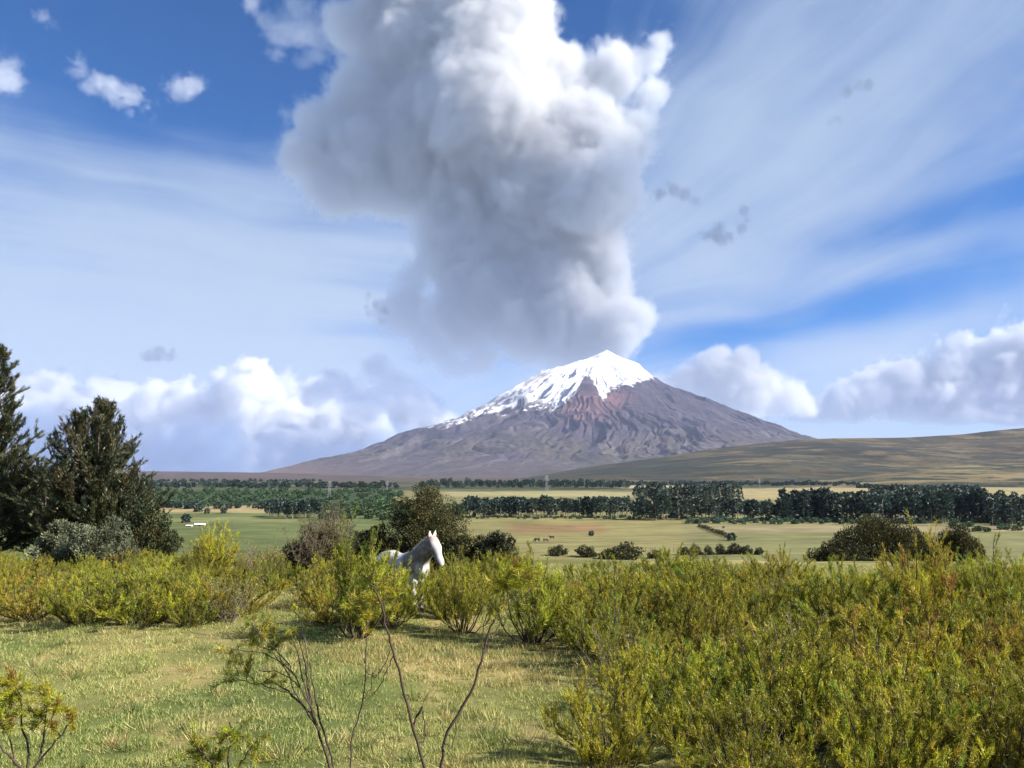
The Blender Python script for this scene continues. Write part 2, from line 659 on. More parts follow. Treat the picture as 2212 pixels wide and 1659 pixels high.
# --- hills
def ridge_hill(name, label, prof, d_ridge, d_foot, d_back, colf, rough=0.12, seed=0.0, zf=VAL - 6, cx=(0, 2212), n=(420, 130)):
    xs = np.linspace(cx[0], cx[1], n[0])
    yr = np.interp(xs, [p[0] for p in prof], [p[1] for p in prof])
    T = np.linspace(0, 1, n[1])
    split = 0.75
    D = np.where(T < split, d_foot + (d_ridge - d_foot) * (T / split), d_ridge + (d_back - d_ridge) * (T - split) / (1 - split))
    ang = (xs - 1106) / FPX
    X = ang[:, None] * D[None, :]
    Y = np.broadcast_to(D[None, :], X.shape)
    zr = (1025 - yr) / FPX * d_ridge + CAM_Z
    s_ = np.where(T < split, T / split, 1 - (T - split) / (1 - split))
    prof_s = (s_ ** 1.25) * (0.55 + 0.45 * s_)
    prof_s = prof_s / prof_s.max()
    w = d_ridge * 0.10
    nz = fbm2(X / w, Y / (w * 1.6), 5, seed) - 0.5
    rid = (1 - np.abs(2 * fbm2(X / (w * 0.7), Y / (w * 1.9), 4, seed + 3) - 1)) - 0.6
    hgt = np.maximum(zr - zf, 0)[:, None]
    Z = zf + hgt * prof_s[None, :] + (nz * 1.6 + rid * 0.8) * rough * hgt * (np.sin(np.pi * np.clip(s_, 0, 1)) ** 0.8)[None, :]
    c = colf(X, Y, Z, hgt)
    nx, ny = X.shape
    ii = np.arange(nx * ny).reshape(nx, ny)
    q = np.stack([ii[:-1, :-1], ii[:-1, 1:], ii[1:, 1:], ii[1:, :-1]], -1).reshape(-1, 4)[:, ::-1]
    me = mesh_np(name, np.stack([X, Y, Z], -1).reshape(-1, 3), q, [tint_mat(name, 0.95, 0.03, 0.35, n2=.006)], True, c.reshape(-1, 3))
    o = tag(link(name, me), label, kind='structure')
    return o


def hill_far_col(X, Y, Z, H):
    n = fbm2(X / 700, Y / 1100, 4, 3)
    n2 = fbm2(X / 160, Y / 260, 4, 5)
    px, py = project(X, Y, Z)
    c = np.empty(X.shape + (3,), np.float32); c[:] = (0.046, 0.039, 0.023)
    c = lerp(c, sst(0.47, 0.57, n), (0.026, 0.028, 0.018))
    c = lerp(c, sst(0.53, 0.6, n2), (0.098, 0.076, 0.040))
    bd = fbm2(X / 420 + Y / 300, Y / 500, 3, 9)
    c = lerp(c, sst(0.46, 0.52, bd) * sst(950, 968, py) * .85, (0.020, 0.024, 0.020))
    bl = fbm2(X / 150 + Y / 160, Y / 240, 3, 19)
    c = lerp(c, sst(0.58, 0.62, bl) * .8, (0.105, 0.086, 0.046))
    c = lerp(c, sst(0.38, 0.34, bl) * .8, (0.028, 0.031, 0.018))
    c = lerp(c, sst(0.45, 0.6, n2 * 0.5 + n * 0.5) * sst(975, 1000, py), (0.027, 0.032, 0.021))
    return c


def hill_near_col(X, Y, Z, H):
    n = fbm2(X / 260, Y / 700, 4, 13)
    n2 = fbm2(X / 60, Y / 200, 4, 15)
    c = np.empty(X.shape + (3,), np.float32); c[:] = (0.105, 0.086, 0.043)
    c = lerp(c, sst(0.5, 0.62, n), (0.045, 0.052, 0.025))
    c = lerp(c, sst(0.56, 0.62, n2), (0.135, 0.106, 0.056))
    c = lerp(c, sst(0.43, 0.40, n2), (0.026, 0.031, 0.018))
    n3 = fbm2(X / 120 + Y / 300, Y / 130, 3, 31)
    c = lerp(c, sst(0.57, 0.585, n3) * .8, (0.15, 0.12, 0.06))
    c = lerp(c, sst(0.405, 0.395, n3) * .9, (0.020, 0.026, 0.017))
    return c


def hill_left_col(X, Y, Z, H):
    n = fbm2(X / 900, Y / 1500, 4, 23)
    c = np.empty(X.shape + (3,), np.float32); c[:] = (0.07, 0.05, 0.04)
    return lerp(c, sst(0.45, 0.6, n), (0.034, 0.032, 0.028))


ridge_hill('hill', 'long brown grassy hill rising to the right of the volcano', [(1080, 1040), (1180, 1024), (1250, 1012), (1400, 992), (1560, 967), (1720, 951),
           (1800, 948), (1960, 946), (2080, 939), (2150, 931), (2212, 926), (2500, 908), (2900, 925), (3300, 970), (3600, 1030)],
           5600, 2500, 7600, hill_far_col, 0.16, 1.0, cx=(1060, 3600))
ridge_hill('hill', 'pale yellowish lower hill with hedges in front of the long brown hill', [(1600, 1046), (1700, 1040), (1800, 1034), (1900, 1022), (2000, 1010), (2100, 1004), (2212, 1000),
           (2500, 990), (2900, 1000), (3300, 1040)], 2900, 1350, 3500, hill_near_col, 0.18, 4.0, cx=(1580, 3320))
ridge_hill('hill', 'low dark brown ridge on the horizon left of the volcano', [(-1500, 1024), (-300, 1019), (200, 1017), (420, 1019), (560, 1021), (700, 1024), (900, 1030), (1000, 1040)],
           9000, 5200, 11000, hill_left_col, 0.2, 8.0, cx=(-1600, 1010))


# --- the volcano
DV = 18000.0
VPX = DV / FPX


def build_volcano():
    peak = at(1310, 754, DV)
    rp = np.array([0, 35, 70, 100, 140, 210, 290, 410, 500, 650, 780]) * VPX * np.linspace(1.0, .93, 11)
    yp = np.array([754, 772, 790, 815, 842, 870, 904, 952, 978, 1008, 1030])
    rl = np.array([0, 20, 70, 140, 200, 270, 350, 460, 550, 650, 780]) * VPX * np.linspace(1.0, .96, 11)
    yl = np.array([754, 764, 785, 806, 838, 884, 917, 950, 984, 1003, 1030])
    H = lambda q: (1025 - q) * VPX + CAM_Z
    front = np.linspace(-math.pi * 1.05, math.pi * 0.05, 1150)      # camera side is -Y
    back = np.linspace(math.pi * 0.05, math.pi * 0.95, 90)[1:-1]
    th = np.concatenate([front, back])
    r = np.concatenate([[0], np.linspace(30, 780 * VPX, 330)])
    T, RR = np.meshgrid(th, r, indexing='ij')
    cs, sn = np.cos(T), np.sin(T)
    k = 0.5 + 0.5 * cs
    k = k * k * (3 - 2 * k)
    z = np.interp(RR, rl, H(yl)) * (1 - k) + np.interp(RR, rp, H(yp)) * k
    z0 = z.copy()
    # radial gullies and ribs
    lr = np.log(RR + 900.0)
    wq = fbm(np.stack([cs * RR / 1500, sn * RR / 1500, lr * 0], -1), 4) - 0.5
    ta = T + wq * 0.50
    def rid(kk, sd, oc=4):
        q = np.stack([np.cos(ta) * kk, np.sin(ta) * kk, lr * 1.7 + sd], -1)
        return 1 - np.abs(2 * fbm(q, oc, 0.55) - 1)
    g1, g2, g3 = rid(5.0, 1.0), rid(13.0, 5.0), rid(34.0, 9.0, 3)
    amp = sst(150, 1700, RR) * sst(780 * VPX, 420 * VPX, RR)
    fine = fbm(np.stack([cs * RR / 330, sn * RR / 330, z0 / 330], -1), 5, 0.6) - 0.5
    mod = sst(.25, .75, fbm(np.stack([cs * RR / 2600 + 7, sn * RR / 2600, lr * 0], -1), 3)) * 1.7
    z += amp * mod * ((g1 - g1.mean() - .05) * 190 + (g2 - g2.mean() - .05) * 150 + (g3 - g3.mean() - .04) * 60) + fine * 135 * sst(0, 500, RR) * sst(780 * VPX, 500 * VPX, RR)
    # a buttress under the red scar and the shoulder of the crater rim
    X, Y = peak.x + RR * cs, peak.y + RR * sn
    px, py = project(X, Y, z0)
    z += 210 * np.exp(-((px - 1268) / 34) ** 2 - ((py - 862) / 40) ** 2) * (sn < 0.1)
    z -= 120 * np.exp(-((px - 1322) / 26) ** 2 - ((py - 800) / 30) ** 2) * (sn < 0.1)
    px, py = project(X, Y, z)
    nA = fbm(np.stack([X / 420, Y / 420, z / 420], -1), 5, 0.6)
    nB = fbm(np.stack([np.cos(ta) * 30, np.sin(ta) * 30, lr * 3.0], -1), 4, 0.6)
    nC = fbm(np.stack([X / 110, Y / 110, z / 110], -1), 4, 0.65)
    nD = fbm(np.stack([X / 1500, Y / 1500, z / 900], -1), 4, 0.55)
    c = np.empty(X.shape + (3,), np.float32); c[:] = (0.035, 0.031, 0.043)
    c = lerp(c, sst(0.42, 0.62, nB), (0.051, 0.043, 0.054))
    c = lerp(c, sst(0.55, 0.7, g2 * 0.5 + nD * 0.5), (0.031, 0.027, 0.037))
    low = sst(930, 1005, py + (nD - 0.5) * 120)
    c = lerp(c, low * 0.9, (0.062, 0.049, 0.042))
    c = lerp(c, low * sst(0.46, 0.6, nD) * 0.8, (0.048, 0.043, 0.028))
    c = lerp(c, sst(985, 1020, py) * sst(900, 500, px), (0.125, 0.08, 0.052))
    red = 1.25 * np.exp(-((px - 1268) / 52) ** 2 - ((py - 878) / 30) ** 2) + 0.7 * np.exp(-((px - 1335) / 45) ** 2 - ((py - 858) / 14) ** 2)
    c = lerp(c, np.clip(red * (0.6 + 0.9 * nA), 0, 1) * 0.85, (0.110, 0.056, 0.056))
    nE = fbm(np.stack([np.cos(ta) * 60, np.sin(ta) * 60, lr * 5.0], -1), 4, 0.6)
    c = lerp(c, sst(.56, .66, nE) * sst(870, 900, py) * .7, (0.085, 0.075, 0.078))
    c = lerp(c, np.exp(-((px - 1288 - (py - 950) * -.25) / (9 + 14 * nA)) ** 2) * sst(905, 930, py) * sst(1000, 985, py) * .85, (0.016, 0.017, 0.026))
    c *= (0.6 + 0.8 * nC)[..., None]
    # snow: lower limit (row of the print) along the mountain, ragged, thinner on the left flank
    line = np.interp(px, [600, 900, 960, 1040, 1100, 1160, 1205, 1240, 1262, 1282, 1300, 1320, 1350, 1400, 1425, 1500, 1700],
                     [900, 918, 926, 900, 888, 882, 886, 852, 812, 822, 866, 842, 832, 818, 806, 790, 772])
    nz_ = .45 + .55 * sst(1230, 1170, px)
    sn_ = line - py + nz_ * ((nB - 0.5) * 46 + (nA - 0.5) * 26) + (nC - 0.5) * 16
    snow = sst(-2.0, 3.5, sn_)
    left = sst(1265, 1150, px)
    holes = sst(0.47, 0.54, nC * 0.6 + nB * 0.4) * (0.25 + 0.75 * left)
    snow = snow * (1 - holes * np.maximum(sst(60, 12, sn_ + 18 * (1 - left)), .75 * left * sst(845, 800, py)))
    grey = np.exp(-((px - 1322) / 20) ** 2 - ((py - 797) / 15) ** 2)  # patch of shadow below the summit, painted into the snow colour
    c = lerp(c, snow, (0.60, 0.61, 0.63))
    c = lerp(c, snow * sst(.50, .62, nE * .6 + nA * .4) * (.35 + .3 * left), (0.30, 0.30, 0.33))  # dirt speckle; its heavier left side also paints shading into the snow
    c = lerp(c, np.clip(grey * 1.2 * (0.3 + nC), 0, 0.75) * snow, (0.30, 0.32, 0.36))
    nt, nr = T.shape
    ii = np.arange(nt * nr).reshape(nt, nr)
    ii2 = np.concatenate([ii, ii[:1]], 0)
    q = np.stack([ii2[:-1, :-1], ii2[:-1, 1:], ii2[1:, 1:], ii2[1:, :-1]], -1).reshape(-1, 4)
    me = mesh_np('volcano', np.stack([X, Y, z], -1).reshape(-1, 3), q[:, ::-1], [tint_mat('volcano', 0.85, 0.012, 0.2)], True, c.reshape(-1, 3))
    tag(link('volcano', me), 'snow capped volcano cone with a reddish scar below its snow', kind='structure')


build_volcano()


# ------------------------------------------------------------------ plant building blocks
class Tubes:
    def __init__(s):
        s.v, s.f, s.n = [], [], 0

    def add(s, pts, radii, sides=5):
        pts = np.asarray(pts, np.float32)
        radii = np.broadcast_to(np.asarray(radii, np.float32), (len(pts),))
        tg = np.gradient(pts, axis=0)
        tg /= np.linalg.norm(tg, axis=1, keepdims=True) + 1e-9
        ref = np.array([0.31, 0.95, 0.02], np.float32) if abs(tg[0][2]) > 0.5 else np.array([0, 0, 1.0], np.float32)
        u = np.cross(tg, ref); u /= np.linalg.norm(u, axis=1, keepdims=True) + 1e-9
        w = np.cross(tg, u)
        a = np.linspace(0, 2 * np.pi, sides, endpoint=False)
        ring = pts[:, None] + radii[:, None, None] * (np.cos(a)[None, :, None] * u[:, None] + np.sin(a)[None, :, None] * w[:, None])
        n, m = len(pts), sides
        ii = s.n + np.arange(n * m).reshape(n, m)
        j = np.roll(ii, -1, 1)
        s.f.append(np.stack([ii[:-1], j[:-1], j[1:], ii[1:]], -1).reshape(-1, 4))
        s.v.append(ring.reshape(-1, 3)); s.n += n * m
        top = pts[-1] + tg[-1] * radii[-1]
        s.v.append(top[None].astype(np.float32))
        e = ii[-1]
        s.f.append(np.stack([e, np.roll(e, -1), np.full(m, s.n), np.full(m, s.n)], -1)[:0])
        s.n += 1

    def arrays(s):
        return np.concatenate(s.v), np.concatenate(s.f)


def bez(a, b, c, n):
    t = np.linspace(0, 1, n)[:, None]
    return (1 - t) ** 2 * np.asarray(a) + 2 * t * (1 - t) * np.asarray(b) + t ** 2 * np.asarray(c)


def unit(v):
    return v / (np.linalg.norm(v, axis=-1, keepdims=True) + 1e-9)


def blades(rng, base, d, length, width, tint):
    """One narrow triangle per leaf."""
    n = len(base)
    d = unit(d)
    side = unit(np.cross(d, rng.normal(size=(n, 3))))
    length = np.broadcast_to(length, (n,))[:, None]
    w = np.broadcast_to(width, (n,))[:, None] * 0.5
    v = np.stack([base - side * w, base + side * w, base + d * length], 1).reshape(-1, 3)
    return v, np.arange(3 * n).reshape(n, 3), np.repeat(tint, 3, 0)


def diamonds(rng, base, d, length, width, tint):
    """One pointed oval leaf (four corners, folded a little) per entry."""
    n = len(base)
    d = unit(d)
    side = unit(np.cross(d, rng.normal(size=(n, 3))))
    up = np.cross(side, d)
    length = np.broadcast_to(length, (n,))[:, None]
    w = np.broadcast_to(width, (n,))[:, None] * 0.5
    mid = base + d * length * 0.45
    v = np.stack([base, mid + side * w + up * w * 0.3, base + d * length, mid - side * w + up * w * 0.3], 1).reshape(-1, 3)
    return v, np.arange(4 * n).reshape(n, 4), np.repeat(tint, 4, 0)


LIME, OLIVE, OCHRE, RUST, GREEN, DRY = (np.array(c) for c in ((0.375, 0.370, 0.028), (0.245, 0.240, 0.028), (0.380, 0.310, 0.030), (0.31, 0.185, 0.045),
                                                              (0.190, 0.245, 0.028), (0.24, 0.195, 0.115)))
M_leaf = leaf_mat('shrub_leaf', 0.38, 0.03, 0.018, 0.44)
M_bark = plain_mat('shrub_bark', (0.060, 0.042, 0.032), 0.9, 0.4, 30)
M_greybark = plain_mat('dry_bark', (0.17, 0.135, 0.105), 0.9, 0.35, 30)


def shrub_mesh(seed, H, Rad, nst=16, ntw=9, nleaf=9000, pal=((LIME, .45), (OLIVE, .4), (OCHRE, .15)), llen=0.054, lw=0.0088, fill=0.10, up=0.65):
    """Feathery broom-like shrub: fanned stems, upright twigs, needle leaves. Returns stem and leaf meshes."""
    rng = np.random.default_rng(seed)
    tb = Tubes()
    tw, pr = [], []
    names = [p[0] for p in pal]
    prob = np.array([p[1] for p in pal]); prob = prob / prob.sum()
    for i in range(nst):
        phi = rng.uniform(0, 2 * np.pi)
        u = np.sqrt(rng.uniform(0.0, 1))
        hgt = H * (1.05 - 0.62 * u ** 2) * rng.uniform(0.72, 1.06)
        b0 = np.array([np.cos(phi) * 0.08 * Rad, np.sin(phi) * 0.08 * Rad, -0.06])
        e = np.array([np.cos(phi) * Rad * u, np.sin(phi) * Rad * u, hgt])
        c = np.array([e[0] * 0.75, e[1] * 0.75, hgt * 0.36]) + rng.normal(size=3) * 0.07 * H
        P = bez(b0, c, e, 8) + np.concatenate([[np.zeros(3)], rng.normal(size=(7, 3)) * 0.012 * H])
        tb.add(P, np.linspace(0.011, 0.003, 8) * (0.7 + 0.45 * H), 4)
        k = rng.choice(len(names), p=prob)
        for j in range(ntw):
            t = rng.uniform(fill, 1.0)
            f = t * 7; a = int(min(f, 6)); q = P[a] + (P[a + 1] - P[a]) * (f - a)
            tg = unit(P[a + 1] - P[a])
            o = unit(np.array([np.cos(phi), np.sin(phi), 0]) * 0.35 + rng.normal(size=3) * np.array([.75, .75, .25]))
            d = unit(tg * 0.55 + o * 0.62 + np.array([0, 0, up * rng.uniform(.3, 1)]))
            L = H * rng.uniform(0.12, 0.30) * (1.15 - 0.45 * t)
            Q = bez(q, q + d * L * 0.55, q + d * L * 0.9 + np.array([0, 0, L * 0.22]), 4)
            tb.add(Q, np.linspace(0.0042, 0.0015, 4), 3)
            col = names[k if rng.random() < .6 else rng.choice(len(names), p=prob)]
            tw.append(Q); pr.append(col * rng.uniform(0.75, 1.25))
    tw = np.array(tw); pr = np.array(pr)
    n = nleaf
    ti = rng.integers(0, len(tw), n)
    t = rng.uniform(0.05, 1.0, n) ** 0.8 * 2.999
    a = t.astype(int); f = (t - a)[:, None]
    base = tw[ti, a] * (1 - f) + tw[ti, a + 1] * f + rng.normal(size=(n, 3)) * 0.010
    tdir = unit(tw[ti, -1] - tw[ti, 0])
    d = tdir * 0.8 + rng.normal(size=(n, 3)) * 0.55 + np.array([0, 0, 0.35])
    tint = pr[ti] * rng.uniform(0.7, 1.3, (n, 1))
    old = rng.random(n) < 0.02
    tint[old] = RUST * rng.uniform(.5, 1.1, (old.sum(), 1))
    v, fc, c = blades(rng, base, d, rng.uniform(.6, 1.35, n) * llen, rng.uniform(.7, 1.3, n) * lw, tint)
    sv, sf = tb.arrays()
    return mesh_np('stems', sv, sf), mesh_np('foliage', v, fc, col=c)


def leafy_mesh(seed, size, nclump, nleaf, leaf, pal, low=0.15, jitter=0.3):
    """Dense broad-leaved bush or crown: leaf clumps in an uneven ellipsoid of half-sizes size; base at z = 0."""
    rng = np.random.default_rng(seed)
    size = np.array(size, float)
    p = unit(rng.normal(size=(nclump, 3)))
    p[:, 2] = np.abs(p[:, 2]) * 1.0 - low * rng.random(nclump)
    rad = rng.uniform(0.35, 1.0, nclump) ** 0.5
    lump = 0.78 + 0.5 * fbm(p * 1.6 + seed, 3)
    C = p * (rad * lump)[:, None] * size * np.array([1, 1, 1.0]) + np.array([0, 0, size[2] * low])
    cr = size.mean() * rng.uniform(0.13, 0.26, nclump)
    ci = rng.integers(0, nclump, nleaf)
    q = unit(rng.normal(size=(nleaf, 3))) * rng.uniform(0.2, 1, (nleaf, 1)) ** 0.4
    q[:, 2] *= 0.8
    base = C[ci] + q * cr[ci, None]
    base[:, 2] = np.maximum(base[:, 2], 0.02)
    d = unit(q) + rng.normal(size=(nleaf, 3)) * 0.6 + np.array([0, 0, 0.3])
    names = np.array([c for c, w in pal]); w = np.array([w for c, w in pal]); w = w / w.sum()
    cc = names[rng.choice(len(names), nclump, p=w)] * rng.uniform(.75, 1.25, (nclump, 1))
    tint = cc[ci] * rng.uniform(.7, 1.3, (nleaf, 1))
    v, f, c = diamonds(rng, base, d, rng.uniform(.7, 1.4, nleaf) * leaf, rng.uniform(.7, 1.3, nleaf) * leaf * 0.5, tint)
    tb = Tubes()
    for i in range(min(26, nclump)):
        e = C[i * (nclump // min(26, nclump))]
        b0 = rng.normal(size=3) * 0.05 * size[0] * np.array([1, 1, 0]) + np.array([0, 0, -0.1])
        tb.add(bez(b0, e * np.array([.4, .4, .6]), e, 6), np.linspace(0.035, 0.008, 6) * size.mean(), 5)
    sv, sf = tb.arrays()
    return mesh_np('stems', sv, sf), mesh_np('foliage', v, f, col=c)


def twiggy_mesh(seed, H, Rad, nst, ntw, nleaf=600, pal=((DRY, 1.0),)):
    """Mostly bare grey shrub: many fine twigs and a few dry leaves."""
    rng = np.random.default_rng(seed)
    tb = Tubes(); ends = []
    for i in range(nst):
        phi = rng.uniform(0, 2 * np.pi); u = np.sqrt(rng.random())
        e = np.array([np.cos(phi) * Rad * u, np.sin(phi) * Rad * u, H * (1.05 - .35 * u * u) * rng.uniform(.75, 1.05)])
        P = bez(np.array([0, 0, -.05]) + rng.normal(size=3) * .04, e * np.array([.6, .6, .4]) + rng.normal(size=3) * .06 * H, e, 8)
        tb.add(P, np.linspace(.014, .004, 8) * (0.6 + .4 * H), 4)
        for j in range(ntw):
            a = rng.integers(2, 8); q = P[a]
            d = unit(rng.normal(size=3) * np.array([1, 1, .6]) + np.array([0, 0, .9]))
            Lq = H * rng.uniform(.1, .28)
            Q = bez(q, q + d * Lq * .5 + rng.normal(size=3) * .03, q + d * Lq, 4)
            tb.add(Q, np.linspace(.005, .002, 4), 3); ends.append(Q)
    ends = np.array(ends)
    ti = rng.integers(0, len(ends), nleaf)
    base = ends[ti, rng.integers(1, 4, nleaf)] + rng.normal(size=(nleaf, 3)) * .02
    names = np.array([c for c, w in pal])
    tint = names[rng.integers(0, len(names), nleaf)] * rng.uniform(.6, 1.3, (nleaf, 1))
    v, f, c = blades(rng, base, rng.normal(size=(nleaf, 3)) + np.array([0, 0, .7]), rng.uniform(.03, .07, nleaf), .014, tint)
    sv, sf = tb.arrays()
    return mesh_np('stems', sv, sf), mesh_np('foliage', v, f, col=c)


def plant(name, stems, leaves, loc, label, cat, group=None, rz=0.0, sc=1.0, mats=None, pn=('stems', 'foliage')):
    o = bpy.data.objects.new(name, None)
    COL.objects.link(o)
    o.empty_display_size = 0.2
    o.location = loc
    o.rotation_euler = (0, 0, rz)
    o.scale = (sc, sc, sc) if not hasattr(sc, '__len__') else sc
    tag(o, label, cat, group)
    for nm, me, mt in zip(pn, (stems, leaves), mats or (M_bark, M_leaf)):
        if not me.materials:
            me.materials.append(mt)
        link(nm, me, o)
    return o


def copy_tree(o):
    c = o.copy()
    COL.objects.link(c)
    for ch in o.children:
        d = ch.copy()
        COL.objects.link(d)
        d.parent = c
    return c


# ------------------------------------------------------------------ the shrub thicket
rnd = random.Random(4)
VAR = []        # (stems, leaves, colour words)
specs = [
    (101, 1.15, 1.00, 30, 11, 20000, ((LIME, .38), (OLIVE, .4), (OCHRE, .1)), 'yellow green'),
    (102, 1.05, 1.05, 32, 11, 20000, ((LIME, .3), (OLIVE, .5), (OCHRE, .08), (GREEN, .12)), 'yellow green'),
    (103, 1.20, .95, 28, 11, 19000, ((OLIVE, .6), (GREEN, .3), (LIME, .1)), 'olive green'),
    (104, 1.10, 1.00, 28, 11, 18000, ((OLIVE, .6), (OCHRE, .15), (LIME, .15), (GREEN, .1)), 'olive green'),
    (105, 1.15, .95, 28, 11, 14000, ((OCHRE, .55), (RUST, .08), (LIME, .37)), 'orange tinged'),
    (106, 1.20, 1.05, 32, 11, 20000, ((LIME, .6), (GREEN, .32), (OCHRE, .08)), 'lime green'),
    (107, 1.00, 1.00, 30, 11, 7000, ((OLIVE, .5), (OCHRE, .3), (DRY, .2)), 'brown twigged'),
]
for sd, H, Rad, nst, ntw, nl, pal, words in specs:
    sm, lm = shrub_mesh(sd, H, Rad, nst, ntw, nl, pal)
    sm.materials.append(M_bark if words != 'brown twigged' else M_greybark); lm.materials.append(M_leaf)
    VAR.append((sm, lm, words))


def open_grass(px, py):
    """Rows and columns of the print where the pasture lies open (True) in front of and between the shrubs."""
    xe = np.interp(py, [1225, 1300, 1330, 1350, 1400, 1450, 1500, 1560, 1600, 1659, 1900], [1140, 1150, 1165, 1225, 1280, 1330, 1350, 1350, 1330, 1290, 1200])
    yt = np.interp(px, [-400, 0, 200, 400, 500, 560, 620, 690, 700, 860, 900, 1100, 1200], [1338, 1338, 1340, 1345, 1338, 1275, 1268, 1270, 1345, 1350, 1335, 1322, 1300])
    return (px < xe) & (py > yt)


protos, ZONES = {}, {}
pts = []
ga = rnd.random
tries = 0
while tries < 26000:
    tries += 1
    y = 8.0 + 21.0 * ga() ** 0.8
    x = (ga() * 2 - 1) * (0.72 * y + 1.6)
    z = hz1(x, y)
    px, py = project(np.array([x]), np.array([y]), np.array([z]))
    px, py = float(px[0]), float(py[0])
    if open_grass(px, py - 12):
        continue
    if (x + 2.35) ** 2 + (y - 18.9) ** 2 < 1.25 ** 2 or abs(x + 2.2) < .30 and 15.5 < y < 18.9:
        continue
    if fbm2(np.array([x / 1.7]), np.array([y / 1.7]), 2, 40.0)[0] < .36:
        continue
    if y > 22 and x > 0 or (y > 16.5 and 1700 < px < 1960):
        continue
    dmin = 0.82 + 0.012 * y
    if all((x - a) ** 2 + (y - b) ** 2 > dmin * dmin for a, b in pts):
        pts.append((x, y))
pts.sort(key=lambda p: p[1])
for x, y in pts[:300]:
    z = hz1(x, y)
    wcol = fbm2(np.array([x / 3.0]), np.array([y / 3.0]), 3, 8.0)[0] + rnd.uniform(-.12, .12)
    if x < -1 and y > 16:
        vi = rnd.choice([1, 3, 3, 4, 0]) if wcol > .5 else rnd.choice([0, 1, 3, 2])
    else:
        vi = rnd.choice([0, 5, 1, 0]) if wcol > .55 else rnd.choice([1, 2, 3, 0]) if wcol > .42 else rnd.choice([3, 4, 6, 1])
    sm, lm, words = VAR[vi]
    hscale = rnd.uniform(.68, 1.16) * (0.86 if (x < -1 and y > 20) else 1.0) * (1.08 if x > 3 and y > 10 else 1.0)
    xe_ = np.interp(py, [1300, 1400, 1500, 1900], [1150, 1280, 1350, 1230])
    if py > 1300 and xe_ - 60 < px < xe_ + 170: hscale *= .68
    if y > 19: hscale *= (0.80 if x > 0 else .9)
    if y > 23: hscale *= 0.78
    if 1720 < px < 1900 and y > 15: hscale *= .8
    size = 'low ' if hscale < .86 else 'tall ' if hscale > 1.08 else ''
    ppx = float(project(np.array([x]), np.array([y]), np.array([z]))[0][0])
    where = next(w for lim, w in ((60, 'below the tallest conifer'), (200, 'below the silvery grey bush'), (350, 'below the spreading conifer'),
                                  (560, 'below the green field'), (740, 'below the brown twiggy bushes'), (860, 'left of the white horse'),
                                  (960, 'under the white horse head'), (1140, 'below the grey green bush'), (1320, 'below the volcano summit'),
                                  (1520, 'below the right volcano flank'), (1750, 'below the hedge of the far field'), (1880, 'left below the wide dark bush'),
                                  (2040, 'below the wide dark bush'), (9e9, 'at the right picture edge')) if ppx < lim)
    if ppx < 1160:
        row = 'in the shrub belt' if y < 20 else 'behind the shrub belt'
        if y < 14: row = 'on the pasture edge'
    else:
        row = ('in the foremost thicket' if y < 10.8 else 'in the front thicket' if y < 13.5 else 'in the middle thicket' if y < 17
               else 'in the rear thicket' if y < 21.5 else 'on the far thicket edge')
    zone = row + ' ' + where
    label = size + words + ' shrub ' + zone
    if vi not in protos:
        o = protos[vi] = plant('shrub', sm, lm, (0, 0, 0), label, 'shrub')
    else:
        o = copy_tree(protos[vi])
    o.location = (x, y, z)
    o.rotation_euler = (rnd.uniform(-.06, .06), rnd.uniform(-.06, .06), rnd.uniform(0, 6.28))
    k = rnd.uniform(.92, 1.15)
    o.scale = (hscale * k, hscale * k, hscale)
    tag(o, label, 'shrub', size + words + ' shrubs ' + zone)


def single(name, meshes, px, dist, top, label, cat, group=None, Hm=1.0, rz=0.0, wide=1.0, mats=None, base=None):
    """Stand a plant at column px, forward distance dist, scaled so that its top reaches row top of the print."""
    p = at(px, top, dist)
    z0 = hz1(p.x, p.y) if base is None else base
    k = (p.z - z0) / Hm
    return plant(name, meshes[0], meshes[1], (p.x, p.y, z0), label, cat, group, rz, (k * wide, k * wide, k), mats)


tall = shrub_mesh(201, 2.2, .66, 20, 12, 15000, ((LIME, .35), (GREEN, .25), (OLIVE, .4)), 0.075, 0.010, 0.3, 1.1)
single('shrub', tall, 775, 15.6, 1112, 'tall lime green shrub with upright sprays standing just left of the white horse', 'shrub', Hm=2.2)
tall2 = shrub_mesh(202, 1.8, .85, 24, 12, 15000, ((LIME, .35), (OLIVE, .65)), 0.075, 0.010, 0.3, 1.0)
single('shrub', tall2, 1000, 16.3, 1212, 'upright yellow green shrub just right of the white horse', 'shrub', Hm=1.8, wide=1.05)
single('shrub', tall2, 845, 16.6, 1212, 'yellow green shrub hiding the flank of the white horse', 'shrub', Hm=1.8, rz=1.2, wide=.75)
single('shrub', tall2, 1150, 15.4, 1205, 'bright yellow green shrub with fanned sprays right of the dark round bush', 'shrub', Hm=1.8, rz=2.0, wide=1.15)
or1 = shrub_mesh(203, 1.9, 1.0, 18, 12, 12000, ((OCHRE, .28), (LIME, .67), (RUST, .05)), 0.07, 0.010, 0.25, 0.9)
single('shrub', or1, 1985, 14.2, 1168, 'tall shrub with rusty orange twigs rising above the thicket before the dark bush', 'shrub', Hm=1.9, wide=1.0)
single('shrub', tall2, 2140, 15.0, 1190, 'tall yellow green shrub at the edge beside the rusty tall shrub', 'shrub', Hm=1.8, rz=4.0, wide=1.1)
single('shrub', shrub_mesh(204, 1.5, .8, 20, 12, 14000, ((LIME, .6), (OCHRE, .4)), 0.07, 0.011, 0.15, .6), 470, 25.5, 1122,
       'rounded yellow green shrub standing before the green field', 'shrub', Hm=1.5, wide=0.85)
